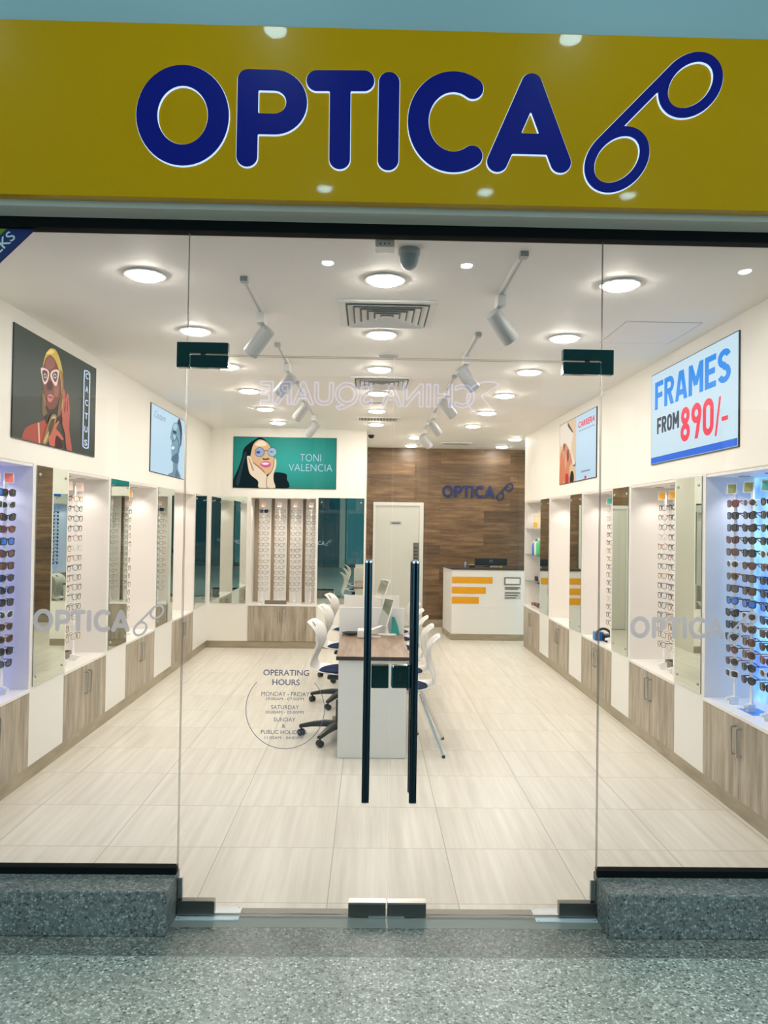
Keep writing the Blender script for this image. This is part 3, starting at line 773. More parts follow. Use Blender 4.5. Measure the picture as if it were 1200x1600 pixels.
# blue backlit panels behind the sunglasses
def backlit(label, side, a, b, c1, c2):
    s = 1 if side == 'left' else -1; X = XL if side == 'left' else XR; B = X-s*ND
    o = boxo('backlit_panel', None, None, *sorted((B+s*.03, B)), a+.018, b-.018, NB+.0, NT-.02)
    m = mat('backlit_'+side, (.2, .25, .4), .2); N, L, Bs = nodes(m)
    v = coords(m, scale=(1, 1.6, 1)); n = noise(m, v, 3.2, 3, .5); c = ramp(m, n, c1 and [(.38, c1), (.62, c2)])
    L.new(c, Bs.inputs['Emission Color']); Bs.inputs['Emission Strength'].default_value = BLUE
    o.data.materials.clear(); o.data.materials.append(m)
    tag(o, label, 'light panel')
backlit('glowing blue backlit panel behind the sunglasses in the left wall', 'left', .75, 1.73, (.10, .16, .85), (.30, .36, 1.0))
backlit('glowing cyan and blue backlit panel behind the sunglasses in the right wall', 'right', .72, 1.72, (.04, .18, .95), (.30, .75, 1.0))

# back-left wall: mirrors, niche, cabinet
mirror('tall mirror on the back wall beside the left corner', (-2.205, YB-.0005, 0), (1, 0, 0), (0, -1, 0), .49)
mirror('wide mirror on the back wall right of the display niche', (-.722, YB-.0005, 0), (1, 0, 0), (0, -1, 0), .64)
t = thing('display_niche', 'bright display niche with four rods in the back wall', 'display niche', (-1.205, YB+.2, NB), 'recessed display niches')
boxo('back_panel', mat('niche_tan', srgb(222, 204, 176), .5), t, -1.675, -.735, YB+.43, YB+.45, NB, NT)
for k, x in enumerate((-1.50, -1.275, -1.05, -.828)): boxo('display_strip', M_niche, t, x-.088, x+.088, YB+.30, YB+.32, NB, NT-.02)
boxo('side_panel', M_niche, t, -1.675, -1.655, YB-.004, YB+.43, NB, NT); boxo('side_panel', M_niche, t, -.755, -.735, YB-.004, YB+.43, NB, NT)
boxo('top_panel', M_niche, t, -1.655, -.755, YB, YB+.43, NT-.02, NT)
for k in range(4):
    x = -1.55+.23*k
    pk = MB().lathe([(.028, 0), (.034, 0), (.036, -.004), (.030, -.007), (.027, -.002)], (x, YB+.035, NT-.02), 20).build('puck_light', M_steel, t, smooth=True)
    L = bpy.data.lights.new('puck_lamp', 'SPOT'); L.energy = PUCK_W; L.color = (1, .90, .78); L.spot_size = 1.75; L.spot_blend = .5; L.shadow_soft_size = .026
    lo = bpy.data.objects.new('puck_lamp', L); COL.objects.link(lo); lo.parent = t; lo.location = Vector((x, YB+.03, NT-.035))-t.location
t = thing('base_cabinet', 'grey wood base cabinet with two doors in the back wall', 'cabinet', (-1.205, YB+.2, .095), 'base cabinets under the display niches')
boxo('body', M_lam, t, -1.672, -.738, YB+.0, YB+.42, .095, NB-.022)
for k in range(2): cab_door(t, (-1.672+.467*k, YB-.018, 0), (-1.672+.467*(k+1), YB-.018, 0), .098, NB-.024, (0, -1, 0), .43 if k == 0 else .037)
tag(boxo('countertop', M_top, None, -1.674, -.736, YB-.022, YB+.44, NB-.022, NB, bevel=.002), 'white countertop in the back wall niche below the four rods', 'countertop', 'white niche countertops')

# ------------------------------------------------------------------ eyewear
def outline(kind, w, h, n=22):
    pts = []
    for i in range(n):
        a = 2*PI*i/n; c, s_ = math.cos(a), math.sin(a)
        if kind == 'square': e = .55
        elif kind == 'round': e = 1.0
        elif kind == 'cat eye': e = .75
        else: e = .8
        x = math.copysign(abs(c)**e, c)*w/2; z = math.copysign(abs(s_)**e, s_)*h/2
        if kind == 'cat eye': z += .16*h*(x/w*2)*(1 if z > 0 else .3); 
        if kind == 'aviator': x *= 1+.18*(z/h*2); z -= .08*h*abs(x/w)*(1 if z > 0 else 0)
        pts.append((x, z))
    return pts
EW = {}
def eyewear(kind, fm, lm, thick, w=.056, h=.044):
    """front faces -Y, temples reach +Y; origin at the bridge"""
    me_f, me_l, me_t = MB(), [], []
    for sgn in (-1, 1):
        o = [(sgn*(.034)+sgn*x, z-.006) for x, z in outline(kind, w, h)]
        me_f.tube([(x, .012*(abs(x)/.065)**2, z) for x, z in o], thick, 5, closed=True)
    me_f.tube([(-.0075, 0, .003), (0, -.002, .006), (.0075, 0, .003)], thick*1.05, 5)
    for sgn in (-1, 1): me_f.tube([(sgn*.061, .011, .008), (sgn*.069, .014, .009)], thick*1.3, 5)
    return me_f
def eyewear_proto(kind, fm, lm, thick):
    f = eyewear(kind, fm, lm, thick)
    nm = 'sunglasses' if lm else 'spectacles'
    root = f.build(nm, fm, None, smooth=True, angle=0); root['category'] = nm
    for sgn in (-1, 1):
        m = MB(); m.tube([(sgn*.069, .014, .009), (sgn*.070, .06, .009), (sgn*.067, .105, .005), (sgn*.064, .135, -.018)], [thick*1.2, thick, thick*.9, thick*1.2], 5)
        m.build('temple', fm, root, smooth=True, angle=0)
        if lm:
            m = MB(); o = [(sgn*.034+sgn*x*.97, z*.97-.006) for x, z in outline(kind, .056, .044)]
            vs = [(x, .012*(abs(x)/.065)**2, z) for x, z in o]; c = (sgn*.034, .0015, -.006); k = len(vs)
            m.add(vs+[c], [(i, (i+1) % k, k) if sgn > 0 else ((i+1) % k, i, k) for i in range(k)]); m.build('lens', lm, root, smooth=True, angle=0)
    return root
FR = {'black': mat('frame_black', (.012, .012, .014), .25), 'brown': mat('frame_brown', srgb(84, 44, 26), .3), 'navy blue': mat('frame_navy', srgb(20, 40, 110), .3),
      'red brown': mat('frame_red', srgb(128, 46, 36), .3), 'white': mat('frame_white', (.8, .8, .8), .3), 'clear': mat('frame_clear', (.62, .60, .56), .2),
      'gold': mat('frame_gold', srgb(170, 132, 70), .25, metal=.8), 'tortoiseshell': mat('frame_tort', srgb(140, 88, 44), .3), 'silver': mat('frame_silver', (.45, .45, .45), .2, metal=.9)}
LN = {'dark': mat('lens_dark', (.012, .013, .018), .06, coat=1), 'brown tinted': mat('lens_brown', srgb(92, 52, 40), .08, coat=1), 'bright blue': mat('lens_blue', srgb(20, 110, 220), .06, coat=1), 'grey': mat('lens_grey', (.09, .09, .11), .06, coat=1)}
PROTO = {}
used = set()
def get(kind, fr, ln):
    k = (kind, fr, ln)
    if k not in PROTO: PROTO[k] = eyewear_proto(kind, FR[fr], LN[ln] if ln else None, .0030 if ln else .0021)
    return PROTO[k]
def put(kind, fr, ln, loc, rz, label, group):
    p = get(kind, fr, ln)
    if (kind, fr, ln) in used: dup(p, loc, rz, label, group)
    else: p.location = loc; p.rotation_euler = (0, 0, rz); p['label'] = label; p['group'] = group; used.add((kind, fr, ln))
CARD = {'salmon': srgb(245, 120, 110), 'amber': srgb(245, 175, 40), 'olive': srgb(150, 155, 90), 'teal': srgb(70, 180, 165), 'pale pink': srgb(250, 215, 200), 'blush': srgb(235, 190, 165)}
pegm = MB(); pegm.box(-.006, .006, -.002, .022, -.012, .002)
peg_mesh = None
def rod(loc, rz, card, where, group, n=15, zc=2.0, ztop=1.91, zbot=.81, tw=0.0):
    global peg_mesh
    t = thing('display_rod', f'white display rod with {card} card, {where}', 'display rod', (loc[0], loc[1], NB), 'eyewear display rods'); t.rotation_euler = (0, 0, rz)
    MB().box(-.011, .011, .024, .036, .0, 1.40).build('pole', M_clear, t, world=False, bevel=.002)
    ca, sa = math.cos(tw), math.sin(tw)
    q = MB(); q.poly([(-.032, -.036), (.032, -.036), (.032, .036), (-.032, .036)], (0, .002, zc-NB), (ca, sa, 0), (-.2*sa, .2*ca, .98), .004); cd = q.build('header_card', M_paper, t, world=False)
    q = MB(); q.poly([(-.026, -.030), (.026, -.030), (.026, .030), (-.026, .030)], (.0045*sa, .0002+.002-.0045*ca, zc-NB), (ca, sa, 0), (-.2*sa, .2*ca, .98), -.0006); q.build('card_print', mat('card_'+card, CARD[card], .6), cd, world=False)
    q = MB(); q.box(-.014, .014, .0, .05, 0, .05); q.cyl((0, .0, .035), (0, -.03, .035), .012, 10); q.build('foot', M_plastic, t, world=False, bevel=.002)
    for k in range(n):
        z = ztop+(zbot-ztop)*k/(n-1)-NB
        if peg_mesh is None: pg = pegm.build('nose_peg', M_clear, t, world=False); peg_mesh = pg.data
        else: pg = bpy.data.objects.new('nose_peg', peg_mesh); COL.objects.link(pg); pg.parent = t
        pg.location = (0, .004, z)
def fill(loc, rz, where, group, style, n=15, ztop=1.91, zbot=.81, top_sun=False):
    for k in range(n):
        z = ztop+(zbot-ztop)*k/(n-1)
        if style == 'sun':
            fr = random.choice(['black', 'black', 'black', 'black', 'navy blue', 'brown', 'red brown', 'tortoiseshell']); kind = random.choice(['square', 'square', 'square', 'round', 'cat eye', 'aviator'])
            ln = random.choice(['dark', 'dark', 'dark', 'grey', 'brown tinted']) if fr in ('black', 'navy blue') else random.choice(['brown tinted', 'dark'])
            if (k + int(loc[1]*100)) % 9 == 4: fr, ln = 'white', 'dark'
            if (k + int(loc[1]*100)) % 11 == 6: fr, ln = 'black', 'bright blue'
            lab = f'{fr} {kind} sunglasses, {ln} lenses, {ORD[k]} down, {where}'
            sc = 1
        else:
            if style == 'fine': fr = random.choice(['gold', 'silver', 'black', 'brown', 'silver', 'gold']); kind = random.choice(['square', 'round', 'square', 'cat eye'])
            else: fr = random.choice(['black', 'brown', 'black', 'black', 'tortoiseshell', 'gold', 'clear']); kind = random.choice(['square', 'round', 'square', 'cat eye'])
            ln = None
            if top_sun and k == 0: fr, kind, ln = 'black', 'square', 'dark'
            lab = (f'{fr} {kind} spectacles, {ORD[k]} from top, {where}' if not ln else f'{fr} {kind} sunglasses, top of the column, {where}')
        put(kind, fr, ln, (loc[0], loc[1], z), rz+random.uniform(-.06, .06), lab, group)
LZ, RZ = PI/2-.42, -PI/2+.42       # front (-Y) turned to +X / -X
def column(side, x, y, card, where, gr, style, **k):
    q = .42 if (side == 'left' and style == 'sun') else .16
    rz = PI/2-q if side == 'left' else (-PI/2+q if side == 'right' else 0)
    rod((x, y, 0), rz, card, where, gr, ztop=1.91, zbot=.81, tw={'left': -(.74-q), 'right': .74-q, 'back': 0}[side]); fill((x, y), rz, where, gr, style, **k)
column('left', XL-.09, 1.565, 'salmon', 'farther rod, left blue niche', 'sunglasses in the left blue niche', 'sun')
column('left', XL-.09, 1.385, 'salmon', 'nearer rod, left blue niche', 'sunglasses in the left blue niche', 'sun')
column('right', XR+.09, 1.52, 'olive', 'farthest rod, right blue niche', 'sunglasses in the right blue niche', 'sun')
column('right', XR+.09, 1.30, 'olive', 'middle rod, right blue niche', 'sunglasses in the right blue niche', 'sun')
column('right', XR+.09, 1.08, 'teal', 'nearest rod, right blue niche', 'sunglasses in the right blue niche', 'sun')
column('left', XL-.10, 2.80, 'pale pink', 'farther rod, second left niche', 'spectacles in the second left niche', 'bold')
column('left', XL-.10, 2.57, 'pale pink', 'nearer rod, second left niche', 'spectacles in the second left niche', 'bold')
column('left', XL-.10, 4.08, 'amber', 'rod by the mirror, third left niche', 'spectacles in the third left niche', 'bold')
column('right', XR+.10, 2.74, 'amber', 'farther rod, second right niche', 'spectacles in the second right niche', 'bold')
column('right', XR+.10, 2.53, 'amber', 'nearer rod, second right niche', 'spectacles in the second right niche', 'bold')
column('right', XR+.10, 4.10, 'teal', 'only rod, third right niche', 'spectacles in the third right niche', 'bold')
for k, x in enumerate((-1.50, -1.275, -1.05, -.828)):
    column('back', x, YB+.13, 'pale pink' if k in (1, 3) else 'blush', f'back niche, {("left end", "second from left", "second from right", "right end")[k]} rod', 'spectacles in the back wall niche', 'fine', top_sun=(k == 0))

# small things on the niche counters
def tray(label, x0, x1, y0, y1, z, m=M_grey_tray):
    t = thing('display_tray', label, 'tray', ((x0+x1)/2, (y0+y1)/2, z), 'small grey trays on the niche counters')
    boxo('base', m, t, x0, x1, y0, y1, z, z+.02, bevel=.003)
    q = MB(); q.box(x0, x1, y0, y0+.012, z+.02, z+.05); q.box(x0, x1, y1-.012, y1, z+.02, z+.05); q.box(x0, x0+.012, y0+.012, y1-.012, z+.02, z+.05); q.box(x1-.012, x1, y0+.012, y1-.012, z+.02, z+.05); q.build('rim', m, t)
tray('small grey tray on the white counter of the second left niche', -2.54, -2.44, 2.82, 3.0, NB)
tray('small grey tray on the white counter of the second right niche', 2.44, 2.54, 2.72, 2.90, NB)
tray('wide dark grey tray on the back niche counter below the rods', -1.45, -1.15, YB+.02, YB+.06, NB)
t = thing('leaflet', 'glossy blue leaflet lying on the right blue niche counter', 'leaflet', (2.40, 1.30, NB))
boxo('sheet', M_paper, t, 2.33, 2.47, 1.20, 1.40, NB, NB+.002); boxo('print', mat('leaflet_blue', srgb(70, 140, 220), .3), t, 2.335, 2.465, 1.205, 1.395, NB+.002, NB+.0026)
t = thing('headset', 'black and blue headset on the counter of the third right niche', 'headset', (2.35, 4.22, NB))
q = MB(); q.tube([(2.35+.075*math.cos(a), 4.20+.06*math.sin(a)*.6, NB+.045+.075*math.sin(a)) for a in [math.radians(x) for x in range(-10, 200, 15)]], .013, 8); q.build('head_strap', M_black, t, smooth=True)
boxo('visor', mat('headset_blue', srgb(40, 110, 190), .35), t, 2.27, 2.36, 4.23, 4.33, NB, NB+.085, bevel=.012)
boxo('face_pad', M_black, t, 2.34, 2.45, 4.12, 4.26, NB, NB+.07, bevel=.015)
# glass shelves in the last right niche
def shelf(label, z):
    t = thing('glass_shelf', label, 'shelf', (2.42, 7.22, z)); q = MB(); q.box(2.27, WI-.06, 6.72, 7.715, z-.008, z); q.build('shelf_board', M_glass, t)
    boxo('front_edge', M_gedge, t, 2.266, 2.27, 6.72, 7.715, z-.008, z)
shelf('upper glass shelf in the last right niche, holding a cream box', 1.712)
shelf('middle glass shelf in the last right niche, holding bottles', 1.345)
shelf('lowest glass shelf in the last right niche, holding a chrome stand', .968)
t = thing('carton', 'cream and yellow carton on the upper glass shelf', 'box', (2.34, 7.15, 1.712)); boxo('body', mat('cream_card', srgb(240, 226, 190), .6), t, 2.29, 2.40, 7.02, 7.30, 1.712, 1.90, bevel=.002); boxo('label_band', mat('band_yellow', srgb(226, 190, 90), .6), t, 2.288, 2.2895, 7.03, 7.29, 1.73, 1.80)
def bottle(label, x, y, z, r, h, body, cap):
    t = thing('bottle', label, 'bottle', (x, y, z))
    MB().lathe([(r*.9, 0), (r, .006), (r, h*.68), (r*.75, h*.78), (r*.42, h*.84), (r*.42, h*.86)], (x, y, z), 20).build('body', body, t, smooth=True)
    MB().lathe([(r*.5, h*.85), (r*.5, h), (0, h)], (x, y, z), 16).build('cap', cap, t, smooth=True)
bottle('blue bottle on the middle glass shelf', 2.31, 7.30, 1.345, .035, .20, mat('bottle_blue', srgb(70, 120, 200), .3), M_plastic)
bottle('white and teal bottle on the middle glass shelf', 2.32, 7.18, 1.345, .04, .23, M_plastic, mat('cap_teal', srgb(60, 170, 160), .4))
bottle('green bottle on the middle glass shelf', 2.32, 7.05, 1.345, .042, .24, mat('bottle_green', srgb(90, 200, 130), .3), M_plastic)
t = thing('trial_frame', 'black and chrome trial lens frame on the lowest glass shelf', 'trial frame', (2.33, 7.15, .968))
for y in (7.10, 7.20):
    MB().tube([(2.31, y+.032*math.cos(a), 1.02+.032*math.sin(a)) for a in [2*PI*i/20 for i in range(20)]], .009, 6, closed=True).build('lens_ring', M_black, t, smooth=True)
boxo('bridge_bar', M_chrome, t, 2.305, 2.335, 7.06, 7.24, .968, .992, bevel=.004); MB().cyl((2.32, 7.15, .99), (2.32, 7.15, 1.07), .008).build('post', M_chrome, t)
for k in range(5):
    put('square' if k % 2 else 'round', ('brown', 'tortoiseshell', 'red brown')[k % 3], 'brown tinted', (2.36+.02*(k % 2), 6.80+.19*k, NB+.03), RZ, f'{("brown","tortoiseshell","red brown")[k%3]} sunglasses lying on the last right counter, {ORD[k]} from the entrance', 'sunglasses lying on the last right counter')

# ------------------------------------------------------------------ light boxes (posters)
def spline(pts, k=4):
    n = len(pts); out = []
    for i in range(n):
        p0, p1, p2, p3 = pts[i-1], pts[i], pts[(i+1) % n], pts[(i+2) % n]
        for j in range(k):
            t = j/k; out.append(tuple(.5*((2*b)+(-a+c)*t+(2*a-5*b+4*c-d)*t*t+(-a+3*b-3*c+d)*t**3) for a, b, c, d in zip(p0, p1, p2, p3)))
    return out
def clampw(pts, w, h): return [(min(max(x, .004), w-.004), min(max(y, .004), h-.004)) for x, y in pts]
def poster(label, o, ux, w, h, bg, layers, bgmat=None):
    """o = bottom-left corner as one looks at it; ux = direction to the right; faces the viewer"""
    o, ux = Vector(o), Vector(ux); n = ux.cross(Vector((0, 0, 1)))
    c = o+ux*w/2; t = thing('poster_lightbox', label, 'poster', c, 'lit posters above the displays')
    m = MB(); m.poly([(0, 0), (w, 0), (w, h), (0, h)], o-n*.002, ux, (0, 0, 1), .012); m.build('frame', M_black, t)
    m = MB(); m.poly([(.006, .006), (w-.006, .006), (w-.006, h-.006), (.006, h-.006)], o+n*.0095, ux, (0, 0, 1), .0015); m.build('display_panel', bgmat or emat('poster_bg_'+label[:14], bg), t)
    if layers:
        m = MB(); ms = []
        for i, (pts, col, sm) in enumerate(layers):
            k = 'ink_%d_%d_%d' % col
            em = emat(k, srgb(*col))
            if em not in ms: ms.append(em)
            m.cur = ms.index(em)
            m.poly(clampw(spline(pts) if sm else pts, w, h), o+n*(.0113+.0002*i), ux, (0, 0, 1))
        m.build('picture', ms, t, tri=True)
    return t, o+n*(.0116+.0002*(len(layers)+1))
C = {
'scarf': [(0.414,0.506),(0.425,0.557),(0.464,0.625),(0.519,0.668),(0.562,0.683),(0.621,0.685),(0.684,0.649),(0.725,0.601),(0.751,0.55),(0.768,0.477),(0.766,0.425),(0.745,0.383),(0.724,0.481),(0.681,0.561),(0.61,0.615),(0.535,0.629),(0.465,0.595),(0.426,0.533)],
'neck': [(0.497,0.269),(0.657,0.3),(0.721,0.241),(0.74,0.18),(0.559,0.181),(0.489,0.147),(0.464,0.216)],
'face': [(0.424,0.518),(0.452,0.58),(0.521,0.629),(0.586,0.634),(0.648,0.604),(0.692,0.551),(0.727,0.482),(0.73,0.419),(0.7,0.351),(0.657,0.294),(0.584,0.261),(0.511,0.259),(0.466,0.312),(0.434,0.379),(0.417,0.453)],
'brow': [(0.459,0.57),(0.521,0.62),(0.595,0.611),(0.612,0.572),(0.54,0.532),(0.469,0.53)],
'cheek': [(0.605,0.434),(0.664,0.457),(0.696,0.425),(0.668,0.37),(0.623,0.363)],
'ring1': [(0.383,0.506),(0.427,0.519),(0.491,0.519),(0.516,0.503),(0.508,0.459),(0.468,0.416),(0.432,0.417),(0.403,0.451)],
'lens1': [(0.408,0.493),(0.456,0.509),(0.494,0.499),(0.486,0.461),(0.457,0.43),(0.424,0.443)],
'ring2': [(0.539,0.501),(0.57,0.529),(0.636,0.55),(0.678,0.549),(0.676,0.503),(0.649,0.442),(0.612,0.435),(0.566,0.458),(0.543,0.478)],
'lens2': [(0.567,0.501),(0.6,0.526),(0.649,0.536),(0.658,0.512),(0.64,0.468),(0.603,0.461)],
'nose': [(0.505,0.428),(0.537,0.452),(0.572,0.44),(0.576,0.404),(0.534,0.384),(0.504,0.391)],
'lips': [(0.493,0.336),(0.535,0.36),(0.586,0.357),(0.598,0.34),(0.552,0.307),(0.509,0.307)],
'braid1': [(0.41,0.363),(0.437,0.331),(0.468,0.264),(0.506,0.222),(0.444,0.195),(0.419,0.221)],
'braid2': [(0.736,0.395),(0.777,0.363),(0.744,0.263),(0.676,0.222),(0.685,0.285)],
'shoulder': [(0.138,0.005),(0.172,0.071),(0.26,0.111),(0.364,0.139),(0.502,0.173),(0.514,0.077),(0.482,0.007),(0.318,0.004),(0.226,0.008)],
'strap': [(0.355,0.138),(0.378,0.141),(0.399,0.004),(0.378,0.004)],
'hand1': [(0.757,0.22),(0.744,0.256),(0.755,0.423),(0.79,0.423),(0.809,0.369),(0.826,0.41),(0.855,0.409),(0.875,0.347),(0.89,0.284),(0.886,0.154),(0.944,0.007),(0.848,0.007),(0.807,0.118),(0.759,0.176)],
'hand2': [(0.534,0.11),(0.591,0.139),(0.678,0.19),(0.701,0.187),(0.651,0.137),(0.713,0.113),(0.781,0.077),(0.756,0.065),(0.653,0.087),(0.635,0.01),(0.539,0.012)],
'dark': [(0.654,0.081),(0.748,0.048),(0.765,0.01),(0.642,0.009)],
'knot': [(0.504,0.137),(0.557,0.211),(0.615,0.232),(0.654,0.218),(0.62,0.152),(0.55,0.081),(0.499,0.012),(0.429,0.01),(0.465,0.071)]}
eye = lambda x, y, r: [(x+r*math.cos(a), y+r*.7*math.sin(a)) for a in [2*PI*i/8 for i in range(8)]]
lay = [(C['shoulder'], (176, 76, 58), 1), (C['neck'], (52, 30, 24), 1), (C['face'], (126, 66, 52), 1), (C['brow'], (150, 92, 82), 1), (C['cheek'], (160, 88, 66), 1), (C['scarf'], (206, 172, 76), 1),
       ([(.464, .625), (.53, .668), (.60, .67), (.56, .645), (.50, .63)], (236, 208, 120), 1), ([(.70, .56), (.752, .54), (.766, .44), (.745, .40), (.735, .48)], (150, 112, 52), 1),
       (C['braid1'], (120, 92, 58), 1), (C['braid2'], (128, 98, 62), 1), (C['strap'], (220, 190, 160), 0),
       (C['ring1'], (238, 206, 196), 1), (C['lens1'], (112, 62, 52), 1), (C['ring2'], (238, 206, 196), 1), (C['lens2'], (112, 62, 52), 1),
       (eye(.452, .47, .022), (230, 224, 220), 1), (eye(.452, .47, .014), (26, 16, 14), 1), (eye(.612, .50, .024), (230, 224, 220), 1), (eye(.612, .50, .015), (26, 16, 14), 1),
       (C['nose'], (74, 36, 30), 1), (C['lips'], (206, 120, 116), 1), ([(.495, .336), (.54, .343), (.596, .34), (.545, .333)], (96, 40, 40), 1),
       (C['hand1'], (190, 92, 76), 1), ([(.785, .30), (.81, .36), (.80, .26)], (110, 44, 38), 1), ([(.83, .30), (.84, .385), (.85, .29)], (130, 54, 44), 1), (C['hand2'], (204, 104, 80), 1), (C['dark'], (70, 26, 22), 1),
       (C['knot'], (150, 122, 78), 1), ([(.52, .13), (.60, .215), (.61, .16), (.54, .07)], (84, 62, 42), 1), ([(.45, .02), (.48, .06), (.53, .10), (.51, .06), (.47, .015)], (206, 178, 128), 1), ([(.56, .19), (.60, .215), (.64, .21), (.60, .20)], (206, 178, 128), 1), ([(.42, .34), (.44, .30), (.46, .26), (.45, .31)], (176, 146, 98), 1), ([(.75, .37), (.755, .33), (.73, .27), (.735, .33)], (186, 154, 104), 1)]
PH = .718
tp, o2 = poster('lit dark poster of a woman in yellow headscarf and pale glasses', (XL, 1.3756, 2.243), (0, 1, 0), 1.43, PH, srgb(64, 66, 56), lay)
Mw = emat('ink_white', srgb(210, 225, 250))
q = MB(); bx = spline([(1.150, .09), (1.150, .36), (1.150, .62), (1.17, .648), (1.21, .655), (1.25, .648), (1.268, .62), (1.268, .36), (1.268, .09), (1.25, .06), (1.21, .053), (1.17, .06)], 4)
q.tube([o2+Vector((0, x, z)) for x, z in bx], .0042, 5, closed=True); q.build('letter_frame', Mw, tp)
for k, ch in enumerate('CACTUS'):
    zc = .615-.104*k
    place_text('lettering', ch, (1.178, zc-.024, 1.240, zc+.024), o2, (0, 1, 0), (0, 0, 1), Mw, tp, .02, .0006)

K = {'hair': [(1.039,0.626),(1.074,0.663),(1.124,0.693),(1.205,0.661),(1.271,0.571),(1.26,0.464),(1.227,0.382),(1.124,0.358),(1.012,0.475)],
'face': [(0.855,0.589),(0.963,0.623),(1.078,0.619),(1.175,0.533),(1.201,0.379),(1.129,0.294),(1.113,0.169),(0.838,0.172),(0.813,0.245),(0.79,0.324),(0.821,0.39),(0.747,0.419),(0.771,0.484)],
'jaw': [(0.834,0.216),(1.103,0.291),(1.113,0.169),(0.838,0.172)],
'neck': [(0.899,0.171),(1.099,0.181),(1.118,0.098),(1.243,0.006),(0.695,0.009),(0.882,0.062)],
'mouth': [(0.797,0.322),(0.885,0.346),(0.929,0.329),(0.84,0.301)],
'lens': [(0.838,0.486),(1.012,0.481),(0.966,0.422),(0.88,0.415)],
'brow': [(0.86,0.52),(0.984,0.523),(1.011,0.501),(0.862,0.495)],
'temple': [(1.0,0.474),(1.132,0.424),(1.12,0.413),(0.988,0.459)],
'ear': [(1.095,0.4),(1.173,0.402),(1.154,0.302),(1.09,0.29)]}
lay = [(K['neck'], (120, 150, 168), 1), (K['hair'], (58, 62, 78), 1), (K['face'], (128, 166, 188), 1), ([(.86, .575), (.96, .612), (1.05, .60), (1.0, .54), (.9, .535)], (172, 206, 222), 1), (K['jaw'], (84, 116, 138), 1), (K['ear'], (100, 134, 156), 1), (K['brow'], (40, 58, 74), 1), (K['lens'], (70, 104, 128), 1),
       ([(.86, .478), (.99, .474), (.955, .43), (.892, .424)], (178, 210, 224), 1), (K['temple'], (40, 66, 90), 0), (K['mouth'], (236, 246, 250), 1), ([(.83, .40), (.87, .41), (.87, .385), (.835, .38)], (66, 96, 116), 1),
       ([(1.0, .05), (1.05, .09), (1.12, .06), (1.16, .02), (1.0, .01)], (88, 118, 136), 1)]
tp, o2 = poster('lit pale blue poster of a laughing person in glasses, in profile', (XL, 4.372, 2.24), (0, 1, 0), 1.40, .70, srgb(196, 224, 244), lay)
place_text('lettering', 'Couture', (.10, .565, .53, .64), o2, (0, 1, 0), (0, 0, 1), emat('ink_grey', srgb(140, 158, 172)), tp, -.004, .0005, shear=.5)

R = {'half': [(0.008,0.700),(0.738,0.700),(0.745,0.008),(0.008,0.008)],
'cap': [(0.066,0.690),(0.398,0.688),(0.412,0.639),(0.605,0.556),(0.546,0.377),(0.726,0.204),(0.684,0.182),(0.598,0.189),(0.481,0.342),(0.316,0.447),(0.052,0.456),(0.035,0.601)],
'capline': [(0.398,0.688),(0.604,0.568),(0.578,0.56),(0.391,0.648)],
'skin1': [(0.056,0.351),(0.176,0.401),(0.217,0.008),(0.017,0.008),(0.037,0.229)],
'hand': [(0.173,0.462),(0.233,0.474),(0.339,0.445),(0.526,0.32),(0.552,0.218),(0.465,0.166),(0.495,0.008),(0.265,0.008),(0.186,0.157),(0.225,0.384)],
'red': [(0.307,0.112),(0.423,0.093),(0.427,0.008),(0.3,0.008)],
'dark': [(0.534,0.115),(0.622,0.12),(0.668,0.065),(0.649,0.008),(0.506,0.008)],
'dark2': [(0.528,0.279),(0.62,0.184),(0.727,0.178),(0.733,0.244),(0.716,0.199),(0.619,0.19),(0.573,0.246)]}
lay = [(R['half'], (226, 196, 158), 0), (R['cap'], (236, 222, 206), 1), (R['capline'], (96, 72, 60), 1), (R['skin1'], (226, 130, 92), 1), (R['hand'], (222, 138, 98), 1),
       ([(.18, .44), (.22, .465), (.27, .45), (.24, .40), (.21, .38)], (112, 66, 54), 1), ([(.35, .36), (.42, .39), (.45, .30), (.40, .24), (.36, .29)], (120, 76, 64), 1), ([(.30, .33), (.33, .35), (.32, .18), (.29, .2)], (248, 190, 150), 1), (R['red'], (196, 60, 48), 1), (R['dark'], (26, 22, 24), 1), (R['dark2'], (84, 62, 66), 1)]
tp, o2 = poster('lit poster split between a person in a white cap and pale blue', (XR, 5.68, 2.24), (0, -1, 0), 1.49, .71, srgb(196, 222, 242), lay)
place_text('lettering', 'CARRERA', (.835, .571, 1.441, .636), o2, (0, -1, 0), (0, 0, 1), emat('ink_red', srgb(236, 50, 84)), tp, .03, .0005, shear=.2)
q = MB(); q.poly([(.85, .529), (1.451, .529), (1.451, .538), (.85, .538)], o2, (0, -1, 0), (0, 0, 1)); q.build('caption_line', emat('ink_grey', srgb(140, 158, 172)), tp)
q = MB(); q.poly([(.958, .081), (1.294, .081), (1.294, .099), (.958, .099)], o2, (0, -1, 0), (0, 0, 1)); q.build('footer_line', emat('ink_grey', srgb(140, 158, 172)), tp)
q = MB(); q.poly([(1.09, .008), (1.163, .008), (1.163, .038), (1.09, .038)], o2, (0, -1, 0), (0, 0, 1)); q.build('red_mark', emat('ink_red', srgb(236, 50, 84)), tp)

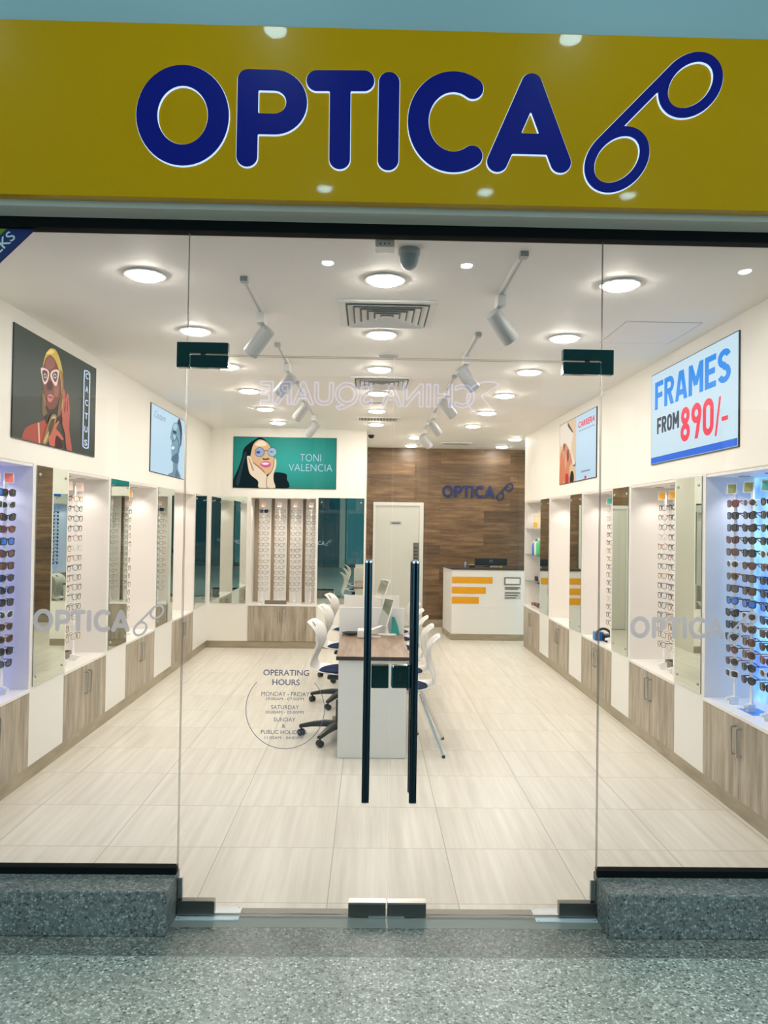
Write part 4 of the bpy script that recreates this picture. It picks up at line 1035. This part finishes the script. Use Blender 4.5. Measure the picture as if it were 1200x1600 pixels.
tp, o2 = poster('lit white and blue poster advertising the price of frames', (XR, 2.6925, 2.243), (0, -1, 0), 1.464, PH, srgb(205, 229, 244), [([(.008, .008), (1.456, .008), (1.456, .056), (.008, .056)], (20, 104, 226), 0)])
Mb = emat('ink_blue', srgb(16, 140, 240)); Mr = emat('ink_red2', srgb(248, 46, 80)); Md = emat('ink_dark', srgb(36, 48, 70))
block_text('lettering', 'FRAMES', (.085, .428, 1.364, .645), o2, (0, -1, 0), (0, 0, 1), Mb, tp, 0.092)
block_text('lettering', 'FROM', (.134, .232, .561, .358), o2, (0, -1, 0), (0, 0, 1), Md, tp, .10)
block_text('lettering', '890', (.591, .118, 1.127, .366), o2, (0, -1, 0), (0, 0, 1), Mr, tp, 0.088)
block_text('lettering', '/', (1.142, .100, 1.235, .350), o2, (0, -1, 0), (0, 0, 1), Mr, tp, 0.05)
q = MB(); q.poly([(1.244, .186), (1.331, .186), (1.331, .214), (1.244, .214)], o2, (0, -1, 0), (0, 0, 1)); q.build('dash', Mr, tp)

T = {'hijab': [(0.009,0.01),(0.017,0.14),(0.068,0.262),(0.119,0.423),(0.143,0.544),(0.222,0.626),(0.314,0.688),(0.381,0.709),(0.462,0.657),(0.523,0.571),(0.546,0.43),(0.497,0.188),(0.365,0.079),(0.364,0.009)],
'fold1': [(0.045,0.074),(0.107,0.316),(0.157,0.491),(0.184,0.478),(0.134,0.289),(0.085,0.048)],
'body': [(0.553,0.012),(0.563,0.202),(0.643,0.224),(0.744,0.199),(0.752,0.125),(0.782,0.072),(0.767,0.009)],
'face': [(0.242,0.465),(0.276,0.607),(0.341,0.671),(0.395,0.675),(0.462,0.644),(0.517,0.571),(0.559,0.43),(0.586,0.417),(0.572,0.31),(0.523,0.229),(0.47,0.19),(0.43,0.187),(0.362,0.239),(0.281,0.319),(0.242,0.398)],
'shade': [(0.242,0.385),(0.361,0.306),(0.442,0.227),(0.43,0.187),(0.362,0.239),(0.281,0.319)],
'lips': [(0.371,0.34),(0.44,0.375),(0.493,0.369),(0.523,0.347),(0.515,0.306),(0.455,0.287),(0.404,0.304)],
'teeth': [(0.39,0.342),(0.447,0.359),(0.505,0.346),(0.454,0.324)],
'nose': [(0.406,0.421),(0.446,0.412),(0.499,0.423),(0.493,0.402),(0.446,0.395),(0.415,0.399)],
'handl': [(0.193,0.431),(0.212,0.445),(0.236,0.439),(0.28,0.345),(0.361,0.28),(0.457,0.187),(0.479,0.134),(0.478,0.01),(0.362,0.01),(0.351,0.099),(0.243,0.191),(0.209,0.304)],
'handr': [(0.575,0.417),(0.6,0.391),(0.596,0.297),(0.566,0.203),(0.567,0.109),(0.591,0.009),(0.484,0.01),(0.479,0.148),(0.536,0.229),(0.568,0.323)]}
lay = [(T['hijab'], (14, 30, 34), 1), (T['fold1'], (40, 62, 66), 1), (T['body'], (14, 30, 34), 1), (T['face'], (232, 186, 140), 1), (T['shade'], (188, 132, 90), 1), ([(.30, .60), (.36, .66), (.42, .655), (.46, .60), (.38, .585)], (250, 230, 200), 1),
       (T['nose'], (90, 54, 36), 1), (T['lips'], (222, 92, 150), 1), (T['teeth'], (246, 240, 240), 1), ([(x-.006, y+.004) for x, y in T['handl']], (168, 118, 80), 1), (T['handl'], (244, 222, 194), 1), ([(.215, .40), (.225, .41), (.29, .26), (.27, .25)], (196, 156, 116), 1), ([(x-.010, y) for x, y in T['handr']], (168, 118, 80), 1), (T['handr'], (244, 220, 188), 1),
       (ell(.366, .501, .069, .069, n=20)[:-1], (92, 78, 110), 0), (ell(.366, .501, .062, .062, n=20)[:-1], (156, 176, 206), 0), (ell(.541, .506, .065, .065, n=20)[:-1], (92, 78, 110), 0), (ell(.541, .506, .058, .058, n=20)[:-1], (168, 196, 216), 0),
       (eye(.345, .50, .028), (92, 84, 130), 1), (eye(.53, .51, .022), (120, 140, 176), 1), ([(.43, .52), (.455, .535), (.48, .52), (.48, .51), (.455, .523), (.43, .508)], (120, 96, 80), 1)]
mt = mat('poster_teal', (.01, .06, .05), .4, spec=.06); N, L, B = nodes(mt)
v = coords(mt, loc=(1.15, -7.3, -2.6)); gr = N.new('ShaderNodeTexGradient'); gr.gradient_type = 'SPHERICAL'; mp2 = N.new('ShaderNodeMapping'); mp2.inputs['Scale'].default_value = (.95, .6, 1.6); L.new(v, mp2.inputs[0]); L.new(mp2.outputs[0], gr.inputs[0])
L.new(ramp(mt, gr.outputs['Fac'], [(0, srgb(6, 88, 76)), (.9, srgb(52, 160, 150))]), B.inputs['Emission Color']); B.inputs['Emission Strength'].default_value = 1
tp, o2 = poster('lit teal poster of a smiling woman in black headscarf and round sunglasses', (-1.917, YB, 2.220), (1, 0, 0), 1.436, .716, srgb(20, 140, 122), lay, mt)
place_text('lettering', 'TONI', (.93, .385, 1.221, .486), o2, (1, 0, 0), (0, 0, 1), Mw, tp, -.018, .0006)
place_text('lettering', 'VALENCIA', (.775, .247, 1.38, .346), o2, (1, 0, 0), (0, 0, 1), Mw, tp, -.018, .0006)

# ------------------------------------------------------------------ reception end
t = thing('wall_logo', 'dark blue shop name with spectacles emblem on the wood wall', 'sign', (1.8, YW, 2.2))
logo(t, (1.231+.999*.495, YW-.002, 2.187-.145*.495), (1, 0, 0), (0, 0, 1), .495, M_logo, .02, h=.008)
# plain door
M_door = mat('door_grey_white', (.66, .66, .60), .4)
d3 = struct(MB().box(.105, .845, YW-.03, YW-.002, .01, 2.065).build('door_3', M_door)); d3['label'] = 'plain pale grey door in the wood wall'
q = MB(); q.box(.055, .103, YW-.045, YW, 0, 2.125); q.box(.847, .915, YW-.045, YW, 0, 2.125); q.box(.103, .847, YW-.045, YW, 2.067, 2.125); q.build('door_frame', mat('door_frame_white', (.74, .74, .70), .4), d3)
boxo('name_plate', mat('plate_grey', (.42, .45, .45), .4), d3, .34, .54, YW-.034, YW-.03, 1.74, 1.80)
boxo('text_line', M_black, d3, .37, .51, YW-.0345, YW-.034, 1.763, 1.777)
boxo('keypad', mat('keypad_grey', srgb(112, 108, 100), .4), d3, .745, .84, YW-.05, YW-.03, 1.05, 1.44, bevel=.006)
q = MB()
for r in range(4):
    for c_ in range(2): q.box(.762+.034*c_, .784+.034*c_, YW-.053, YW-.05, 1.16+.06*r, 1.185+.06*r)
q.build('key', M_black, d3)
# reception counter
CF = 8.26
t = thing('reception_counter', 'white reception counter with brown top and three yellow stripes', 'counter', (1.9, 8.6, 0))
q = MB(); body = [(1.262, CF), (2.62, CF), (2.62, CF+.75), (1.20, CF+.75)]
q.poly(body, (0, 0, .095), (1, 0, 0), (0, 1, 0), .975); q.build('body', M_white, t)
q = MB(); q.poly([(1.262-.006, CF-.006), (2.62, CF-.006), (2.62, CF+.755), (1.194, CF+.755)], (0, 0, 0), (1, 0, 0), (0, 1, 0), .095); q.build('plinth', M_skirt, t)
q = MB(); q.poly([(1.25, CF-.015), (2.62, CF-.015), (2.62, CF+.76), (1.185, CF+.76)], (0, 0, 1.07), (1, 0, 0), (0, 1, 0), .03); q.build('counter_top', M_desk_edge, t)
for x1, z0, z1 in ((1.88, .867, .962), (1.778, .709, .808), (1.674, .558, .658)): boxo('yellow_stripe', M_stripe, t, 1.263, x1, CF-.008, CF, z0, z1)
# notices on its front
tn = tag(boxo('framed_notice', M_grey_tray, None, 2.06, 2.31, CF-.014, CF, .848, .964, bevel=.003), 'small grey framed notice high on the reception counter front', 'notice'); boxo('paper', M_paper, tn, 2.078, 2.292, CF-.0155, CF-.014, .866, .946, world=True)
for nm, lab, z0, z1, lines in (('notice_strip', 'thin grey notice strip below the framed notice on the counter', .775, .818, ['one']), ('notice_card', 'lower grey notice card with three lines on the counter front', .632, .745, ['one', 'two', 'three'])):
    tn = tag(boxo(nm, mat('notice_grey', (.52, .51, .48), .5), None, 2.064, 2.312, CF-.006, CF, z0, z1), lab, 'notice')
    q = MB(); n = len(lines)
    for k in range(3 if n > 1 else 2):
        zz = z1-(z1-z0)*(k+.5)/(3 if n > 1 else 2); q.box(2.075, 2.30-.03*k, CF-.0066, CF-.006, zz-.006, zz+.006)
    q.build('text_line', M_black, tn)
t = thing('monitor', 'back of a black computer monitor on the reception counter', 'monitor', (1.9, 8.62, 1.10))
boxo('screen_body', mat('monitor_black', (.012, .02, .025), .4), t, 1.655, 2.165, 8.60, 8.64, 1.125, 1.235, bevel=.008)
MB().lathe([(.10, 0), (.10, .01), (.0, .012)], (1.9, 8.65, 1.10), 24).build('base', M_black, t, smooth=True); MB().cyl((1.9, 8.645, 1.105), (1.9, 8.645, 1.2), .016).build('stand', M_black, t)
MB().tube([(1.91+.022*math.cos(a), 8.599, 1.19+.018*math.sin(a)) for a in [2*PI*i/20 for i in range(20)]], .0025, 5, closed=True).build('round_mark', M_steel, t)
bottle('tiny blue bottle at the left end of the reception counter', 1.475, 8.36, 1.10, .017, .085, mat('bottle_sky', srgb(110, 150, 190), .3), M_plastic)
t = thing('card_terminal', 'grey card terminal on the reception counter beside the tiny bottle', 'card terminal', (1.57, 8.36, 1.10))
q = MB(); q.poly([(0, 0), (.11, 0), (.11, .022), (0, .04)], (1.53, 8.32, 1.10), (0, 1, 0), (0, 0, 1), .085); q.build('body', M_black, t, bevel=.003); boxo('screen', M_paper, t, 1.535, 1.61, 8.325, 8.36, 1.136, 1.142)
t = tag(boxo('stapler', mat('stapler_grey', (.25, .25, .24), .4), None, 1.85, 1.975, 8.33, 8.36, 1.10, 1.128, bevel=.006), 'small grey stapler in front of the monitor on the counter', 'stapler')
t = tag(boxo('sponge', mat('sponge_green', srgb(150, 160, 40), .7), None, 1.99, 2.045, 8.33, 8.37, 1.10, 1.13, bevel=.008), 'small yellow green block at the right of the monitor on the counter', 'block')
# the framed notice is fixed to the counter front; keep its children with it

# ------------------------------------------------------------------ desks
DY = [2.29, 3.52, 4.74, 5.95]
for k in range(3):
    y0, y1 = DY[k], DY[k+1]; lab = ('nearest the entrance', 'in the middle of the row', 'at the far end of the row')[k]
    t = thing('desk', f'white consulting desk with wood top, {lab}', 'desk', (.03, (y0+y1)/2, 0), 'consulting desks in the middle row')
    boxo('desk_top', [M_desktop], t, -.235, .312, y0-(.008 if k == 0 else 0), y1-.02, .726, .752, bevel=.002)
    boxo('top_edge', M_desk_edge, t, -.2355, .3125, y0-(.0105 if k == 0 else .0005), y0-(.0078 if k == 0 else -.002), .725, .753)
    boxo('end_panel', M_white, t, -.217, .290, y0, y0+.025, .004, .726, bevel=.001)
    boxo('foot_rail', M_grey, t, -.20, .275, y0+.003, y0+.022, 0, .004)
    if k == 2: boxo('end_panel', M_white, t, -.217, .290, y1-.028, y1-.003, .004, .726, bevel=.001)
    if k < 2:
        q = boxo('divider', M_white, t, -.262, .322, y1-.019, y1-.001, .60, .985, bevel=.001)
# table mirror
def table_mirror(label, x, y, z, h0, w, h, face):
    t = thing('table_mirror', label, 'mirror', (x, y, z))
    q = MB(); q.poly([(x_*.085, y_*.06) for x_, y_ in ell(0, 0, 1, 1, n=24)[:-1]], (x, y, z), (1, 0, 0), (0, 1, 0), .012); q.build('base', M_plastic, t, bevel=.003)
    MB().tube([(x, y+.01, z+.01), (x-.005, y+.012, z+.05), (x-.01, y+.01, z+h0)], [.022, .016, .012], 12).build('stem', M_plastic, t, smooth=True)
    f = Vector(face).normalized(); rt = f.cross(Vector((0, 0, 1))).normalized(); up = rt.cross(f); c = Vector((x-.012, y, z+h0+h*.28))
    q = MB(); q.poly([(-w/2-.007, -h/2-.007), (w/2+.007, -h/2-.007), (w/2+.007, h/2+.007), (-w/2-.007, h/2+.007)], c-f*.009, -rt, up, .010); q.build('mirror_frame', M_plastic, t, bevel=.002)
    q = MB(); q.poly([(-w/2, -h/2), (w/2, -h/2), (w/2, h/2), (-w/2, h/2)], c+f*.0012, -rt, up, .002); q.build('mirror_glass', M_mirror, t)
table_mirror('white tilted table mirror standing on the nearest desk', .165, 3.42, .752, .14, .15, .235, (-.80, -.42, .30))
table_mirror('white tilted table mirror on the middle desk behind the divider', .15, 4.50, .752, .26, .16, .20, (-.80, -.45, .35))
t = thing('lens_meter', 'small white lens reader with a flap on the nearest desk', 'device', (-.03, 3.28, .752))
boxo('body', M_plastic, t, -.095, .03, 3.22, 3.36, .752, .822, bevel=.012, seg=3)
q = MB(); q.poly([(0, 0), (.115, .052), (.118, .060), (0, .016)], (-.0, 3.25, .795), (1, 0, 0), (0, 0, 1), -.09); q.build('flap', M_plastic, t, bevel=.003)
MB().lathe([(.045, 0), (.045, .008), (0, .010)], (.065, 3.29, .752), 20).build('dish', M_plastic, t, smooth=True)
t = thing('cable_coil', 'tangled dark cable beside the white device on the nearest desk', 'cable', (-.155, 3.40, .752))
random.seed(3); pts = []
for i in range(90):
    a = i*.62; r = .035+.018*math.sin(i*.37); pts.append((-.152+1.5*r*math.cos(a), 3.39+r*math.sin(a), .757+.022*abs(math.sin(i*.23))))
MB().tube(pts, .0045, 6).build('cable', mat('cable_dark', srgb(20, 40, 36), .5), t, smooth=True)
t = thing('wedge_holder', 'teal triangular holder behind the mirror on the nearest desk', 'holder', (.25, 3.44, .752))
q = MB(); q.poly([(0, .0), (.075, .0), (.06, .075), (.03, .155), (.005, .16)], (.205, 3.478, .752), (1, 0, 0), (0, 0, 1), .02); q.build('body', mat('teal_plastic', srgb(50, 160, 150), .4), t)

# ------------------------------------------------------------------ chairs
def chair_shell():
    """front towards +X, seat level z=0"""
    prof = [(.215, -.045, .155, 0), (.225, -.020, .175, .0), (.20, -.004, .192, .0), (.12, -.004, .205, .008), (.02, -.012, .208, .014), (-.09, -.010, .20, .018), (-.165, .004, .182, .016), (-.215, .035, .158, .004),
            (-.232, .08, .140, -.012), (-.222, .135, .138, -.026), (-.200, .195, .150, -.036), (-.186, .25, .172, -.040), (-.188, .305, .190, -.038), (-.205, .355, .192, -.030), (-.238, .395, .170, -.018), (-.262, .410, .135, -.008)]
    rows = []
    for i, (x, z, hw, cv) in enumerate(prof):
        row = []
        for j in range(15):
            s = (j-7)/7; t = i/(len(prof)-1)
            dx = -cv*s*s if i > 7 else 0; dz = (cv*1.6)*s*s if i <= 7 else 0
            row.append((x+(-dx if False else (-cv)*s*s if i > 7 else 0), hw*s, z+dz))
        rows.append(row)
    m = MB(); m.grid(rows, flip=False, skip=((13, 6), (13, 7))); return m
def seat_pad():
    m = MB(); pr = [(0, .014), (.135, .013), (.165, .007), (.172, -.002)]
    m.lathe([(.172, -.004), (.168, .006), (.14, .012), (0, .014)], (0, 0, 0), 32)
    m.v = [(x*1.12+.004, y*1.06, z+.001+(.02*(abs(y)/.18)**2)) for x, y, z in m.v]; return m
SHELL = PAD = None
def four_leg_chair(label, loc, rz, group, back=.29):
    t = thing('visitor_chair', label, 'chair', loc, group); t.rotation_euler = (0, 0, rz); H = .465
    s = chair_shell(); s.v = [(x, y, z+H) for x, y, z in s.v]; s.build('shell', M_shell, t, smooth=True, angle=0, world=False, subsurf=2, solid=.010)
    p = seat_pad(); p.v = [(x, y, z+H+.004) for x, y, z in p.v]; p.build('seat_pad', M_navy, t, smooth=True, world=False)
    MB().lathe([(.0, -.028), (.10, -.028), (.115, -.012), (.12, -.006)], (0, 0, H-.012), 24).build('under_plate', M_plastic, t, smooth=True, world=False)
    for sx in (-1, 1):
        for sy in (-1, 1):
            l = MB().cyl((sx*.11, sy*.09, H-.03), (-back if sx < 0 else .15, sy*.25, .012), .0115, 12).build('leg', M_chrome, t, smooth=True, world=False)
            MB().lathe([(.013, 0), (.013, .02)], (-back-.002 if sx < 0 else .151, sy*.251, 0), 10).build('leg_tip', M_black, l, world=False)
    return t
def swivel_chair(label, loc, rz, group):
    t = thing('swivel_chair', label, 'chair', loc, group); t.rotation_euler = (0, 0, rz); H = .535
    s = chair_shell(); s.v = [(x, y, z+H) for x, y, z in s.v]; s.build('shell', M_shell, t, smooth=True, angle=0, world=False, subsurf=2, solid=.010)
    p = seat_pad(); p.v = [(x, y, z+H+.004) for x, y, z in p.v]; p.build('seat_pad', M_navy, t, smooth=True, world=False)
    m = MB(); m.box(-.09, .09, -.09, .09, H-.055, H-.022); m.build('mechanism', M_black, t, world=False, bevel=.01)
    m = MB(); m.cyl((-.02, .08, H-.045), (-.02, .24, H-.05), .006, 8); m.tube([(-.02, .22, H-.05), (-.02, .29, H-.052)], .011, 8); m.build('lever', M_black, t, world=False, smooth=True)
    MB().lathe([(.032, .10), (.030, .30), (.026, .305), (.014, .31), (.014, H-.05)], (0, 0, 0), 20).build('gas_column', M_black, t, smooth=True, world=False)
    MB().lathe([(.0, .075), (.05, .075), (.055, .10), (.045, .135), (0, .14)], (0, 0, 0), 20).build('hub', M_black, t, smooth=True, world=False)
    for k in range(5):
        a = math.radians(180+72*k); c, s_ = math.cos(a), math.sin(a)
        m = MB(); rows = []
        for r, z, w, hh in ((.03, .105, .034, .028), (.12, .108, .030, .025), (.22, .098, .024, .02), (.30, .082, .018, .016), (.33, .076, .016, .014)):
            rows.append([(r*c-w*s_*q[0], r*s_+w*c*q[0], z+hh*q[1]) for q in ((-1, -.8), (1, -.8), (1, .4), (.6, 1), (-.6, 1), (-1, .4), (-1, -.8))])
        m.grid(rows); m.add(rows[-1][:6], [(0, 1, 2, 3, 4, 5)])
        l = m.build('leg', M_black, t, smooth=True, world=False)
        ca = a+.9; cx, cy = .315*c, .315*s_
        m = MB()
        for o_ in (-.017, .017):
            ax = Vector((math.cos(ca), math.sin(ca), 0)); p = Vector((cx, cy, .027))+ax*o_
            m.lathe([(0, -.009), (.02, -.009), (.027, -.005), (.027, .005), (.02, .009), (0, .009)], p, 18, ax)
        m.tube([(cx, cy, .03), (cx, cy, .075)], .008, 8); m.build('caster', M_black, l, smooth=True, world=False)
    return t
ch = None
for k, y in enumerate((2.60, 3.21, 3.83, 4.43, 5.04, 5.63)):
    lab = f'white shell chair with navy pad on chrome legs, {ORD[k]} from the entrance'
    if k == 0: four_leg_chair(lab, (.304, y, 0), PI-.08, 'visitor chairs along the right of the desks')
    elif not ch: ch = four_leg_chair(lab, (.306, y, 0), PI-.05, 'visitor chairs along the right of the desks', .12)
    else: dup(ch, (.306, y, 0), PI-.05+.05*math.sin(5*k), lab)
ch = None
for k, y in enumerate((2.86, 4.06, 5.26)):
    lab = f'white shell swivel chair with navy pad on black castors, {ORD[k]} from the entrance'
    if not ch: ch = swivel_chair(lab, (-.225, y, 0), -.14, 'swivel chairs along the left of the desks')
    else: dup(ch, (-.225, y, 0), -.12-.03*k, lab)
